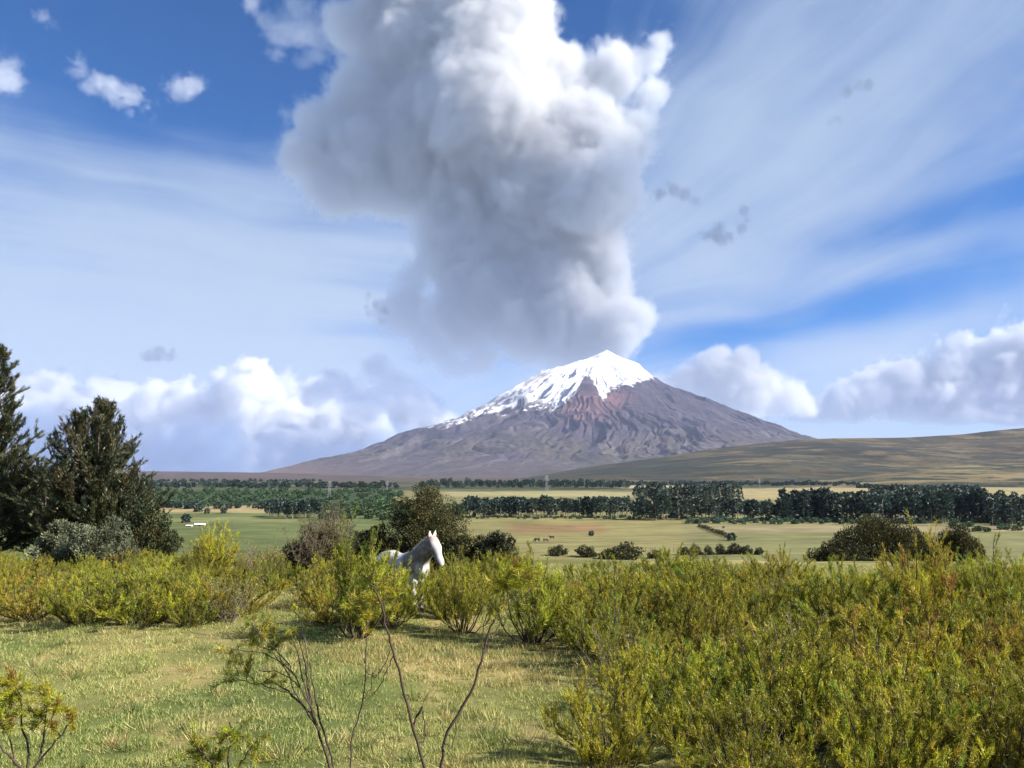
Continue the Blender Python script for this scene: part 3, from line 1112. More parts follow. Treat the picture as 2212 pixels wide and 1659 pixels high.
single('shrub', shrub_mesh(206, 1.5, .9, 20, 12, 14000, ((LIME, .3), (OLIVE, .7)), 0.07, 0.011, 0.05, .6), 430, 24.6, 1165,
       'low olive shrub below the rounded yellow green shrub', 'shrub', Hm=1.5, wide=1.1)

# --- darker bushes and small trees behind the thicket
DK1, DK2, DK3, GRY = (np.array(c) for c in ((0.040, 0.042, 0.016), (0.060, 0.056, 0.018), (0.085, 0.070, 0.024), (0.150, 0.165, 0.098)))
M_dark = leaf_mat('bush_leaf', 0.22, 0.02, 0.01, 0.2)
MB = (M_bark, M_dark)
single('bush', leafy_mesh(301, (1.5, 1.3, 2.4), 150, 42000, .06, ((DK1, .5), (DK2, .35), (DK3, .15)), .1), 925, 26.0, 1066,
       'big dark olive bush directly behind the white horse', 'bush', Hm=2.55, mats=MB, wide=0.98)
single('bush', leafy_mesh(302, (1.0, 1.0, 1.2), 70, 10000, .08, ((DK1, .7), (DK2, .3)), .1), 1000, 25.2, 1150,
       'low black green bush at the right foot of the big dark bush', 'bush', Hm=1.3, mats=MB, wide=.95)
single('bush', leafy_mesh(303, (.75, .7, 1.25), 60, 9000, .085, ((GRY * .45, .6), (DK1, .4)), .1), 1078, 24.8, 1148,
       'grey green bush right of the black green bush', 'bush', Hm=1.35, mats=MB, wide=.85)
single('bush', leafy_mesh(304, (4.2, 2.6, 2.6), 190, 30000, .15, ((DK1, .65), (DK2, .35)), .1), 1900, 40.0, 1128,
       'wide dark bush sloping down to its left beyond the thicket', 'bush', Hm=2.75, mats=MB, wide=.80)
single('bush', leafy_mesh(305, (2.2, 2.0, 2.5), 110, 18000, .14, ((DK1, .5), (DK2, .5)), .1), 2065, 38.0, 1140,
       'dark rounded bush right of the wide sloping bush', 'bush', Hm=2.65, mats=MB, wide=.82)
single('bush', leafy_mesh(306, (2.4, 2.0, 1.5), 80, 12000, .14, ((DK1, .7), (DK2, .3)), .1), 1812, 38.0, 1172,
       'low dark bush at the left end of the wide sloping bush', 'bush', Hm=1.6, mats=MB, wide=.9)
silver = leafy_mesh(307, (1.35, 1.0, 1.25), 70, 16000, .065, ((GRY, .55), (GRY * .55, .3), (DK1, .15)), .1)
single('bush', silver, 215, 27.0, 1124, 'silvery grey leaved bush at the foot of the dark conifers', 'bush', Hm=1.35, mats=MB, wide=.85)
silver2 = leafy_mesh(308, (.7, .7, 1.0), 40, 8000, .065, ((GRY, .7), (GRY * .6, .3)), .1)
single('bush', silver2, 130, 28.0, 1118, 'small silvery bush left of the larger silvery bush', 'bush', Hm=1.1, mats=MB, wide=.8)
single('bush', leafy_mesh(310, (1.0, .8, 1.2), 70, 14000, .06, ((DK3, .5), (DK2, .3), (DK1, .2)), .1), 690, 25.0, 1142,
       'brownish dark bush standing left of the tall lime shrub', 'bush', Hm=1.3, mats=MB, wide=.95)
single('bush', leafy_mesh(311, (1.1, .9, 1.3), 70, 14000, .06, ((DK1, .5), (DK2, .4), (DK3, .1)), .1), 812, 26.5, 1128,
       'dark green bush filling the gap left of the big dark olive bush', 'bush', Hm=1.4, mats=MB, wide=.8)
MG = (M_greybark, M_leaf)
DRY2 = np.array((0.15, 0.12, 0.085))
tw1 = twiggy_mesh(401, 1.6, .85, 26, 16, 9000, ((DRY2, 1), (DRY2 * .7, 1), (OLIVE * .6, 1)))
single('bush', tw1, 668, 24.5, 1130, 'brownish grey twiggy bush left of the tall lime shrub', 'bush', Hm=1.6, mats=MG, wide=.95)
single('bush', tw1, 725, 25.5, 1098, 'taller brownish grey twiggy bush with thin bare top', 'bush', Hm=1.6, mats=MG, rz=2, wide=.75)
tw2 = twiggy_mesh(402, 1.3, 1.0, 22, 12, 2600, ((DRY, 1), (OLIVE, 1)))
single('bush', tw2, 560, 23.5, 1172, 'pale bare twigged bush between the yellow green shrub and the brown twiggy bush', 'bush', Hm=1.3, mats=MG, wide=1.1)
single('bush', tw2, 500, 17.2, 1245, 'dead grey twigged shrub on the near edge of the left shrub belt', 'bush', Hm=1.3, mats=MG, wide=.85, rz=1.0)


# ------------------------------------------------------------------ tall conifers at the left
def conifer_mesh(seed, H, Rad, nb, multi, upang, leafn, leaf, pal, power=0.75, dome=0.0):
    rng = np.random.default_rng(seed)
    trunk, limbs = Tubes(), Tubes()
    tops = [np.array([0, 0, H])]
    trunk.add(bez((0, 0, -.6), (rng.normal() * .1, rng.normal() * .1, H * .5), (0, 0, H * .985), 12), np.linspace(.022 * H, .006, 12), 8)
    for m in range(multi):
        a = rng.uniform(0, 6.28); q = rng.uniform(.2, .5) * Rad
        e = np.array([np.cos(a) * q, np.sin(a) * q, H * rng.uniform(.8, .97)])
        trunk.add(bez((0, 0, H * rng.uniform(.12, .3)), (e[0] * .9, e[1] * .9, H * .5), e, 10), np.linspace(.013 * H, .006, 10), 6)
        tops.append(e)
    segs, cols = [], []
    names = [c for c, w in pal]; w = np.array([w for c, w in pal]); w = w / w.sum()
    for i in range(nb):
        top = tops[rng.integers(0, len(tops))] if i % 3 else tops[0]
        t = rng.uniform(.03, 1.0) ** 1.05
        zz = top[2] * t
        ax = np.array([top[0], top[1], 0]) * sst(.1, .6, t) + np.array([0, 0, zz])
        prof = (1 - t) ** power * (1 - dome) + dome * np.sqrt(max(0, 1 - t * t))
        Lb = (Rad * prof + .35) * rng.uniform(.55, 1.22)
        a = rng.uniform(0, 6.28)
        el_ = upang * rng.uniform(.55, 1.35) + .5 * t
        d = np.array([np.cos(a) * np.cos(el_), np.sin(a) * np.cos(el_), np.sin(el_)])
        e = ax + d * Lb
        P = bez(ax, ax + np.array([d[0], d[1], d[2] * .45]) * Lb * .55, e, 6)
        limbs.add(P, np.linspace(.006 * H * (1 - .8 * t) + .008, .004, 6), 4)
        col = names[rng.choice(len(names), p=w)] * rng.uniform(.7, 1.3)
        segs.append(P); cols.append(col)
        for k in range(int(5 + Lb * 3)):                    # side twigs
            f = rng.uniform(.25, 1.0) * 5; ia = int(min(f, 4)); q = P[ia] + (P[ia + 1] - P[ia]) * (f - ia)
            dd = unit(unit(P[ia + 1] - P[ia]) * .9 + rng.normal(size=3) * .55 + np.array([0, 0, .35]))
            l2 = Lb * rng.uniform(.12, .32)
            segs.append(bez(q, q + dd * l2 * .5, q + dd * l2 + np.array([0, 0, l2 * .15]), 6)); cols.append(col * rng.uniform(.8, 1.2))
    segs = np.array(segs); cols = np.array(cols)
    ln = np.linalg.norm(segs[:, -1] - segs[:, 0], axis=1)
    si = rng.choice(len(segs), leafn, p=ln / ln.sum())
    t = (rng.uniform(.12, 1.0, leafn) ** .75) * 4.999
    ia = t.astype(int); f = (t - ia)[:, None]
    base = segs[si, ia] * (1 - f) + segs[si, ia + 1] * f + rng.normal(size=(leafn, 3)) * .03
    td = unit(segs[si, ia + 1] - segs[si, ia])
    d = td * 1.0 + rng.normal(size=(leafn, 3)) * .34 + np.array([0, 0, .18])
    tint = cols[si] * rng.uniform(.65, 1.35, (leafn, 1))
    v, fc, c = blades(rng, base, d, rng.uniform(.6, 1.4, leafn) * leaf, rng.uniform(.7, 1.3, leafn) * leaf * .20, tint)
    return mesh_np('trunk', *trunk.arrays(), smooth=True), mesh_np('limbs', *limbs.arrays()), mesh_np('foliage', v, fc, col=c)


C1, C2, C3 = (np.array(c) for c in ((0.026, 0.036, 0.014), (0.043, 0.050, 0.016), (0.066, 0.058, 0.022)))
M_con = leaf_mat('conifer_leaf', 0.18, 0.05, 0.01, 0.15)
M_trunk = plain_mat('conifer_bark', (0.16, 0.125, 0.095), 0.95, 0.4, 8, 0.5)


def conifer(meshes, px, dist, top, H, label, wide=1.0, rz=0.0):
    p = at(px, top, dist)
    z0 = hz1(p.x, p.y)
    k = (p.z - z0) / H
    o = bpy.data.objects.new('conifer_tree', None)
    COL.objects.link(o)
    o.location = (p.x, p.y, z0); o.rotation_euler = (0, 0, rz); o.scale = (k * wide, k * wide, k)
    tag(o, label, 'tree', 'tall conifers at the left')
    for nm, me, mt in zip(('trunk', 'limbs', 'foliage'), meshes, (M_trunk, M_trunk, M_con)):
        if not me.materials: me.materials.append(mt)
        link(nm, me, o)


conifer(conifer_mesh(501, 11, 3.4, 250, 0, .42, 130000, .17, ((C1, .45), (C2, .4), (C3, .15)), .85), 2, 37, 760, 11,
        'tallest dark conifer with drooping tiered branches, cut by the picture edge')
conifer(conifer_mesh(502, 8, 2.9, 330, 3, .80, 160000, .17, ((C1, .55), (C2, .3), (C3, .15)), .72, .12), 222, 36, 879, 8,
        'dark spreading conifer with several upright tops beside the tallest one', wide=1.16)
conifer(conifer_mesh(503, 6, 2.4, 100, 2, .6, 26000, .20, ((C1, .4), (C2, .6)), .7, .3), 104, 40, 1015, 6,
        'shorter green conifer half hidden between the two tall ones', wide=1.1)
single('bush', leafy_mesh(309, (1.6, 1.2, 1.7), 90, 12000, .11, ((C1, .6), (C3, .4)), .1), 318, 33.0, 1085,
       'dark sprawling evergreen bush at the right foot of the spreading conifer', 'bush', Hm=1.85, mats=MB, wide=.75)

# ------------------------------------------------------------------ trees on the valley floor
def belt_tree_mesh(seed, kind):
    """Ten metres tall: crown of leaf clumps and a trunk."""
    rng = np.random.default_rng(seed)
    n = 230
    t = rng.uniform(0, 1, n)
    if kind == 'spire':
        z = 1.0 + 9.0 * t
        rad = (1.75 * (1 - t) ** .8 + .12)
    elif kind == 'gum':
        z = 2.6 + 7.4 * t
        rad = 1.9 * np.sqrt(np.clip(1 - ((t - .45) / .58) ** 2, .02, 1)) * (0.7 + .6 * vnoise(np.stack([t * 5, t * 0 + seed, t * 0], -1)))
    else:
        z = .4 + 9.6 * t
        rad = 4.6 * np.sqrt(np.clip(1 - ((t - .4) / .62) ** 2, .02, 1)) * (0.7 + .6 * vnoise(np.stack([t * 4, t * 0 + seed, t * 0], -1)))
    a = rng.uniform(0, 6.28, n)
    rr = rad * np.sqrt(rng.uniform(.15, 1, n))
    base = np.stack([np.cos(a) * rr, np.sin(a) * rr, z], -1)
    d = np.stack([np.cos(a), np.sin(a), rng.uniform(-.1, 1.1, n)], -1) + rng.normal(size=(n, 3)) * .4
    big = 1.25 if kind != 'round' else 2.6
    tint = np.array([0.044, 0.070, 0.058]) * rng.uniform(.6, 1.45, (n, 1)) * np.array([1.0, 1.0, .95])
    v, f, c = diamonds(rng, base, d, rng.uniform(.7, 1.3, n) * big, rng.uniform(.5, .9, n) * big, tint)
    tb = Tubes()
    tb.add([(0, 0, -.5), (rng.normal() * .1, rng.normal() * .1, 4), (rng.normal() * .15, rng.normal() * .15, 9.2)], [.24, .17, .04], 5)
    return mesh_np('trunk', *tb.arrays()), mesh_np('crown', v, f, col=c)


M_far = leaf_mat('far_leaf', 0.15, 0.03, 0.02, 0.35)
M_ftrunk = plain_mat('far_bark', (0.22, 0.19, 0.15), 0.9, 0.3, 3)
BT = []
for k, kind in enumerate(('spire', 'spire', 'gum', 'gum', 'spire', 'gum', 'round', 'round')):
    tm, cm = belt_tree_mesh(600 + k, kind)
    tm.materials.append(M_ftrunk); cm.materials.append(M_far)
    BT.append((tm, cm, kind))
KW = {'spire': 'pointed dark tree', 'gum': 'ragged dark tree', 'round': 'round dark tree'}
SMALL_GROUP = {}


def belt_xy(x0, x1, yb0, yb1, n, rng):
    out = []
    for i in range(n):
        px = x0 + (x1 - x0) * ((i + rng.uniform(0, 1)) / n)
        out.append((px, rng.uniform(yb0, yb1)))
    return out


far_proto = {}


def far_tree(p, H, vi, label, group, rz):
    tm, cm, kind = BT[vi]
    if vi not in far_proto:
        o = far_proto[vi] = plant('tree', tm, cm, (0, 0, 0), label, 'tree', group, pn=('trunk', 'crown'))
    else:
        o = copy_tree(far_proto[vi])
    o.location = p; o.rotation_euler = (0, 0, rz)
    k = H / 10.0
    o.scale = (k * rrg.uniform(.9, 1.25), k * rrg.uniform(.9, 1.25), k)
    tag(o, label, 'tree', group)


rrg = random.Random(77)
belts = [   # x0, x1, base rows, count, top row, variants, words
    (1000, 1240, 1112, 1118, 34, 1077, (2, 3, 5, 0), 'in the long valley belt behind the dark bush'),
    (1240, 1370, 1112, 1119, 17, 1080, (2, 3, 5, 1), 'in the long valley belt below the volcano'),
    (1370, 1600, 1116, 1124, 34, 1077, (2, 0, 1, 5), 'in the long valley belt above the hedged field'),
    (1600, 1690, 1120, 1126, 13, 1084, (2, 3, 5), 'in the low stretch of the valley belt'),
    (1690, 1790, 1120, 1128, 20, 1066, (0, 1, 4, 0), 'in the tall pointed stretch of the valley belt'),
    (1790, 1890, 1120, 1128, 11, 1070, (2, 3, 0), 'in the thin stretch of the valley belt'),
    (1890, 2130, 1118, 1130, 42, 1066, (2, 3, 5, 1), 'in the valley belt above the wide dark bush'),
    (2130, 2260, 1124, 1136, 18, 1078, (3, 0, 5), 'in the valley belt at the right picture edge'),
    (575, 692, 1114, 1121, 26, 1084, (2, 5, 3), 'in the dark wood beyond the green field'),
    (1370, 1600, 1078, 1086, 34, 1048, (2, 3, 5, 0), 'in the wood behind the long valley belt'),
    (1880, 2110, 1076, 1082, 34, 1052, (2, 3, 5), 'in the second row of trees at the right'),
]
for x0, x1, y0, y1, n, top, vs, words in belts:
    for px, py in belt_xy(x0, x1, y0, y1, n, rrg):
        p = ground_hit(px, py)
        H = (py - top) * rrg.uniform(.78, 1.16) * p.y / FPX
        vi = rrg.choice(vs)
        f_ = (px - x0) / (x1 - x0)
        wd = words.replace('in the', 'at the ' + ('left end' if f_ < .34 else 'middle' if f_ < .67 else 'right end') + ' of the', 1)
        far_tree(p, H, vi, KW[BT[vi][2]] + ' ' + wd, KW[BT[vi][2]] + 's ' + wd, rrg.uniform(0, 6.28))
for px, py, hh, words in ((428, 1106, 17, 'leftmost of the few lone trees in the pale field strip'), (447, 1110, 11, 'second of the lone trees in the pale field strip'),
                          (483, 1109, 12, 'third of the lone trees in the pale field strip'), (402, 1129, 17, 'standing left of the white roofed shed'),
                          (1580, 1168, 15, 'at the end of the dark hedge in the tan field'), (1277, 1158, 10, 'low and spreading in the tan field right of the grazing animals')):
    p = ground_hit(px, py)
    far_tree(p, hh * p.y / FPX, 6 if hh > 10 else 7, 'small round tree ' + words, None, rrg.uniform(0, 6))

# low scrub along the foot of the belt and the far woods: nobody could count it
def tree_mass(name, areas, seed, label=None):
    rng = random.Random(seed)
    V, F, C_, off = [], [], [], 0
    for x0, x1, yb0, yb1, n, hpx, vs, sat in areas:
        for px, py in belt_xy(x0, x1, yb0, yb1, n, rng):
            p = ground_hit(px, py)
            me = BT[rng.choice(vs)][1]
            nv = len(me.vertices)
            co = np.empty(nv * 3, np.float32); me.vertices.foreach_get('co', co); co = co.reshape(-1, 3)
            cl = np.empty(nv * 4, np.float32); me.attributes['tint'].data.foreach_get('color', cl); cl = cl.reshape(-1, 4)[:, :3]
            k = hpx * rng.uniform(.7, 1.25) * p.y / FPX / 10.0
            a = rng.uniform(0, 6.28)
            rot = np.array([[math.cos(a), -math.sin(a), 0], [math.sin(a), math.cos(a), 0], [0, 0, 1]], np.float32)
            V.append(co @ rot.T * np.array([k * 1.15, k * 1.15, k], np.float32) + np.array(p, np.float32))
            F.append(np.arange(nv).reshape(-1, 4) + off); off += nv
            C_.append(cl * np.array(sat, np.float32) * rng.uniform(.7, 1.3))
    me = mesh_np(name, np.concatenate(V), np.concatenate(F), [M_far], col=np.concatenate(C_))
    tag(link(name, me), label, kind='stuff')


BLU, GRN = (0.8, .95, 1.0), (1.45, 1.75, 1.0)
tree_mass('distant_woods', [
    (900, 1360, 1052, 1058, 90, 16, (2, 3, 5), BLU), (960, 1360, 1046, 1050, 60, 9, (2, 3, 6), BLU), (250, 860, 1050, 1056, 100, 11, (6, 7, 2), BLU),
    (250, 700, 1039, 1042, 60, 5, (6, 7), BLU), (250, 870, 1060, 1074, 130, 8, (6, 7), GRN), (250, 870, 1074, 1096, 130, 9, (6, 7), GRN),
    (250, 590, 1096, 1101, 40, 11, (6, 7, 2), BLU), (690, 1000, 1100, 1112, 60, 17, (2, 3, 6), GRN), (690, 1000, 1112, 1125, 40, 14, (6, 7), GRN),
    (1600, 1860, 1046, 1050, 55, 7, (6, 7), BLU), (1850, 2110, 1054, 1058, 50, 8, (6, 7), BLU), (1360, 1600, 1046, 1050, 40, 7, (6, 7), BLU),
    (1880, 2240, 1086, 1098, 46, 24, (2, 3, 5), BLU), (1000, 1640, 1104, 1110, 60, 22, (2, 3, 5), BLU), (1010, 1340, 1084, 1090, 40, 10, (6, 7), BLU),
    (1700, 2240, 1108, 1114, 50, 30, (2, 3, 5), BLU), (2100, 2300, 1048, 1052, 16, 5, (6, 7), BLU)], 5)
tree_mass('scrub', [(1480, 2240, 1124, 1133, 130, 9, (6, 7), (2.0, 2.2, 1.6)), (1000, 1500, 1117, 1122, 60, 6, (6, 7), (1.8, 2.0, 1.3)),
                    (2050, 2260, 1133, 1150, 30, 9, (6, 7), (1.8, 1.9, 1.1)), (1512, 1570, 1139, 1162, 1, 5, (6, 7), (1, 1, 1))], 6)

# hedge crossing the tan field
def hedge():
    rng = np.random.default_rng(9)
    a, b = ground_hit(1508, 1137), ground_hit(1572, 1163)
    n = 1500
    t = rng.random(n)
    base = np.array(a) * (1 - t[:, None]) + np.array(b) * t[:, None]
    base[:, :2] += rng.normal(size=(n, 2)) * .35
    hh = 1.0 + 1.1 * vnoise(np.stack([t * 14, t * 0, t * 0], -1))
    base[:, 2] = hz(base[:, 0], base[:, 1]) + rng.random(n) * hh
    v, f, c = diamonds(rng, base, rng.normal(size=(n, 3)) + np.array([0, 0, .5]), rng.uniform(.4, .8, n), .4, np.array([.05, .05, .022]) * rng.uniform(.6, 1.4, (n, 1)))
    tag(link('hedge', mesh_np('hedge', v, f, [M_dark], col=c)), 'dark straight hedge running across the tan field in the valley', 'hedge')


hedge()
# bushes at the near edge of the valley field
small_bush = [leafy_mesh(701 + k, (1.0, 1.0, 1.0), 30, 1400, .18, ((DK1, .6), (DK2, .4)), .1) for k in range(2)]
for sm_, lm_ in small_bush:
    sm_.materials.append(M_bark); lm_.materials.append(M_dark)
bp = None
for px, top, bot, w, words in ((1350, 1176, 1206, 78, 'dark round bush in the dip below the tan field'), (1265, 1181, 1203, 46, 'smaller dark bush left of the round bush in the dip'),
                               (1312, 1188, 1207, 40, 'low dark bush joining the round bush in the dip'), (1420, 1190, 1206, 40, 'low bush right of the round bush in the dip'),
                               (1478, 1183, 1199, 26, 'first bush of the row at the near end of the tan field'), (1502, 1180, 1198, 30, 'second bush of the row at the near end of the tan field'),
                               (1530, 1181, 1198, 22, 'third bush of the row at the near end of the tan field'), (1556, 1178, 1197, 26, 'fourth bush of the row at the near end of the tan field'),
                               (1588, 1176, 1196, 40, 'largest bush of the row at the near end of the tan field'), (1612, 1180, 1197, 26, 'bush just right of the largest bush of the row'),
                               (1640, 1184, 1198, 20, 'last bush of the row at the near end of the tan field'), (1205, 1180, 1200, 40, 'pale scrubby bush behind the fanned shrub')):
    p = ground_hit(px, bot)
    d = p.y
    tz = at(px, top, d).z
    if bp is None:
        o = bp = plant('bush', *small_bush[0], (0, 0, 0), words, 'bush')
    else:
        o = copy_tree(bp)
    zb = hz1(p.x, p.y)
    o.location = (p.x, p.y, zb)
    o.scale = (w / 2 * d / FPX * 1.05, w / 2 * d / FPX, (tz - zb) / 1.1)
    o.rotation_euler = (0, 0, rrg.uniform(0, 6))
    tag(o, words, 'bush', 'dark bushes near the tan field')

# fence posts along the near edge of the field
M_wood = plain_mat('weathered_wood', (0.17, 0.14, 0.11), .9, .3, 4)
fo = bpy.data.objects.new('fence', None); COL.objects.link(fo)
fa, fb = ground_hit(1385, 1194), ground_hit(1476, 1194)
fo.location = (fa.x, fa.y, hz1(fa.x, fa.y))
tag(fo, 'short row of thin fence posts at the near end of the tan field', 'fence')
tb = Tubes(); tb.add([(0, 0, -.3), (0, 0, .8), (0.02, 0, 1.6)], [.07, .065, .055], 6)
pm = mesh_np('post', *tb.arrays(), [M_wood])
wire_pts = []
for k in range(10):
    t = k / 9
    x_, y_ = fa.x + (fb.x - fa.x) * t, fa.y + (fb.y - fa.y) * t + rrg.uniform(-.3, .3)
    hp = 12 * y_ / FPX * rrg.uniform(.85, 1.15)
    o = link('post', pm, fo)
    o.location = (x_ - fa.x, y_ - fa.y, hz1(x_, y_) - fo.location.z)
    o.scale = (1.6, 1.6, hp / 1.6)
    wire_pts.append((x_ - fa.x, y_ - fa.y, hz1(x_, y_) - fo.location.z + hp * .7))
tb = Tubes(); tb.add(wire_pts, .012, 4)
link('wire', mesh_np('wire', *tb.arrays(), [M_wood]), fo)


# ------------------------------------------------------------------ pylons and sheds
M_steel = plain_mat('galvanised_steel', (0.30, 0.31, 0.33), .55, .1, 2)


def pylon(px, base, top, label):
    p = ground_hit(px, base)
    H = (base - top) * p.y / FPX
    o = bpy.data.objects.new('pylon', None); COL.objects.link(o)
    o.location = p; o.rotation_euler = (0, 0, .5)
    tag(o, label, 'pylon', 'pylons across the valley')
    w0, w1 = H * .10, H * .018
    lat = Tubes()
    zs = np.linspace(0, H, 9)
    ww = w0 + (w1 - w0) * (zs / H) ** .7
    cor = [np.stack([sx * ww, sy * ww, zs], -1) for sx, sy in ((1, 1), (-1, 1), (-1, -1), (1, -1))]
    for q in cor: lat.add(q, .10, 4)
    for k in range(8):
        for j in range(4):
            A, B = cor[j], cor[(j + 1) % 4]
            lat.add([A[k], (A[k] + B[k + 1]) / 2, B[k + 1]], .05, 3); lat.add([B[k], (B[k] + A[k + 1]) / 2, A[k + 1]], .05, 3)
    link('lattice_tower', mesh_np('lattice_tower', *lat.arrays(), [M_steel]), o)
    for f, L in ((.70, .19), (.82, .16), (.93, .12)):
        a = Tubes()
        a.add([(-L * H, 0, f * H), (0, 0, f * H + .03 * H), (L * H, 0, f * H)], .14, 4); a.add([(-L * H, 0, f * H), (0, 0, f * H), (L * H, 0, f * H)], .14, 4)
        link('cross_arm', mesh_np('cross_arm', *a.arrays(), [M_steel]), o)


pylon(1181, 1063, 1027, 'lattice pylon standing before the woods below the volcano')
pylon(711, 1076, 1040, 'lattice pylon above the left woods beyond the brown twiggy bush')
pylon(1641, 1056, 1036, 'small lattice pylon at the left end of the pale field strip')
pylon(836, 1064, 1040, 'faint lattice pylon left above the big dark bush')

M_white = plain_mat('white_sheet', (0.74, 0.74, 0.72), .5, .06, 2)
M_wall = plain_mat('shed_wall', (0.33, 0.27, 0.21), .9, .2, 2)
M_greyroof = plain_mat('grey_roof', (0.38, 0.39, 0.41), .6, .1, 2)
M_pane = plain_mat('shed_door', (0.07, 0.06, 0.06), .6, .2, 2)


def prism(bmh, L, Wd, h0, h1, over=0.0):
    """Gable solid from eaves h0 to ridge h1."""
    xs, ys = L / 2 + over, Wd / 2 + over
    v = [(-xs, -ys, h0), (xs, -ys, h0), (xs, ys, h0), (-xs, ys, h0), (-xs, 0, h1), (xs, 0, h1)]
    bv = [bmh.verts.new(q) for q in v]
    for f in ((3, 2, 1, 0), (0, 1, 5, 4), (2, 3, 4, 5), (1, 2, 5), (3, 0, 4)):
        bmh.faces.new([bv[k] for k in f])


def boxm(bmh, x0, x1, y0, y1, z0, z1):
    bv = [bmh.verts.new(q) for q in ((x0, y0, z0), (x1, y0, z0), (x1, y1, z0), (x0, y1, z0), (x0, y0, z1), (x1, y0, z1), (x1, y1, z1), (x0, y1, z1))]
    for f in ((3, 2, 1, 0), (4, 5, 6, 7), (0, 1, 5, 4), (1, 2, 6, 5), (2, 3, 7, 6), (3, 0, 4, 7)):
        bmh.faces.new([bv[k] for k in f])


def bm_obj(name, fn, mat, parent=None):
    bmh = bmesh.new(); fn(bmh)
    me = bpy.data.meshes.new(name); bmh.to_mesh(me); bmh.free()
    me.materials.append(mat)
    return link(name, me, parent)


def shed(px, base, wpx, hpx, roofmat, label, rz, depth=.5):
    p = ground_hit(px, base)
    k = p.y / FPX
    L, H = wpx * k, hpx * k
    o = bpy.data.objects.new('shed', None); COL.objects.link(o)
    o.location = p; o.rotation_euler = (0, 0, rz)
    tag(o, label, 'shed')
    Wd = L * depth
    bm_obj('wall', lambda b: boxm(b, -L / 2, L / 2, -Wd / 2, Wd / 2, -.4, H * .55), M_wall, o)
    bm_obj('roof', lambda b: prism(b, L, Wd, H * .552, H, .25), roofmat, o)
    bm_obj('door', lambda b: boxm(b, -L * .12, L * .12, -Wd / 2 - .04, -Wd / 2 - .003, -.2, H * .45), M_pane, o)


shed(432, 1136, 20, 5.5, M_white, 'small white roofed shed at the edge of the green field', .15)
shed(409, 1138, 12, 4.0, M_white, 'smaller white roofed shed left of the other white roof', -.1)
shed(2168, 1043, 34, 6, M_greyroof, 'long grey roofed farm shed on the pale slope at the right', .1, .3)
shed(2204, 1049, 26, 6, M_white, 'white roofed farm shed at the right picture edge', -.05, .3)
shed(2150, 1133, 16, 6, M_white, 'white roofed hut among scrub right of the wide dark bush', .3)


# ------------------------------------------------------------------ animals
def capsules(parts, h, k, pad=.12):
    """Smooth union of tapered capsules (ax ay az ra  bx by bz rb) as one continuous skin."""
    P = np.array(parts, np.float32)
    lo = np.minimum((P[:, :3] - P[:, 3:4]).min(0), (P[:, 4:7] - P[:, 7:8]).min(0)) - pad
    hi = np.maximum((P[:, :3] + P[:, 3:4]).max(0), (P[:, 4:7] + P[:, 7:8]).max(0)) + pad
    n = np.ceil((hi - lo) / h).astype(int) + 1
    g = np.stack(np.meshgrid(*[lo[i] + h * np.arange(n[i], dtype=np.float32) for i in range(3)], indexing='ij'), -1)
    F = 0
    for q in P:
        a, ra, b, rb = q[:3], q[3], q[4:7], q[7]
        ab = b - a
        t = np.clip(((g - a) @ ab) / (ab @ ab), 0, 1)
        d = np.linalg.norm(g - a - t[..., None] * ab, axis=-1) - (ra + (rb - ra) * t)
        F = F + np.exp(np.clip(-d / k, -50, 50))
    F = -k * np.log(np.maximum(F, 1e-30))
    return surface_nets(F, lo, h)


def smooth_normals(o):
    pass


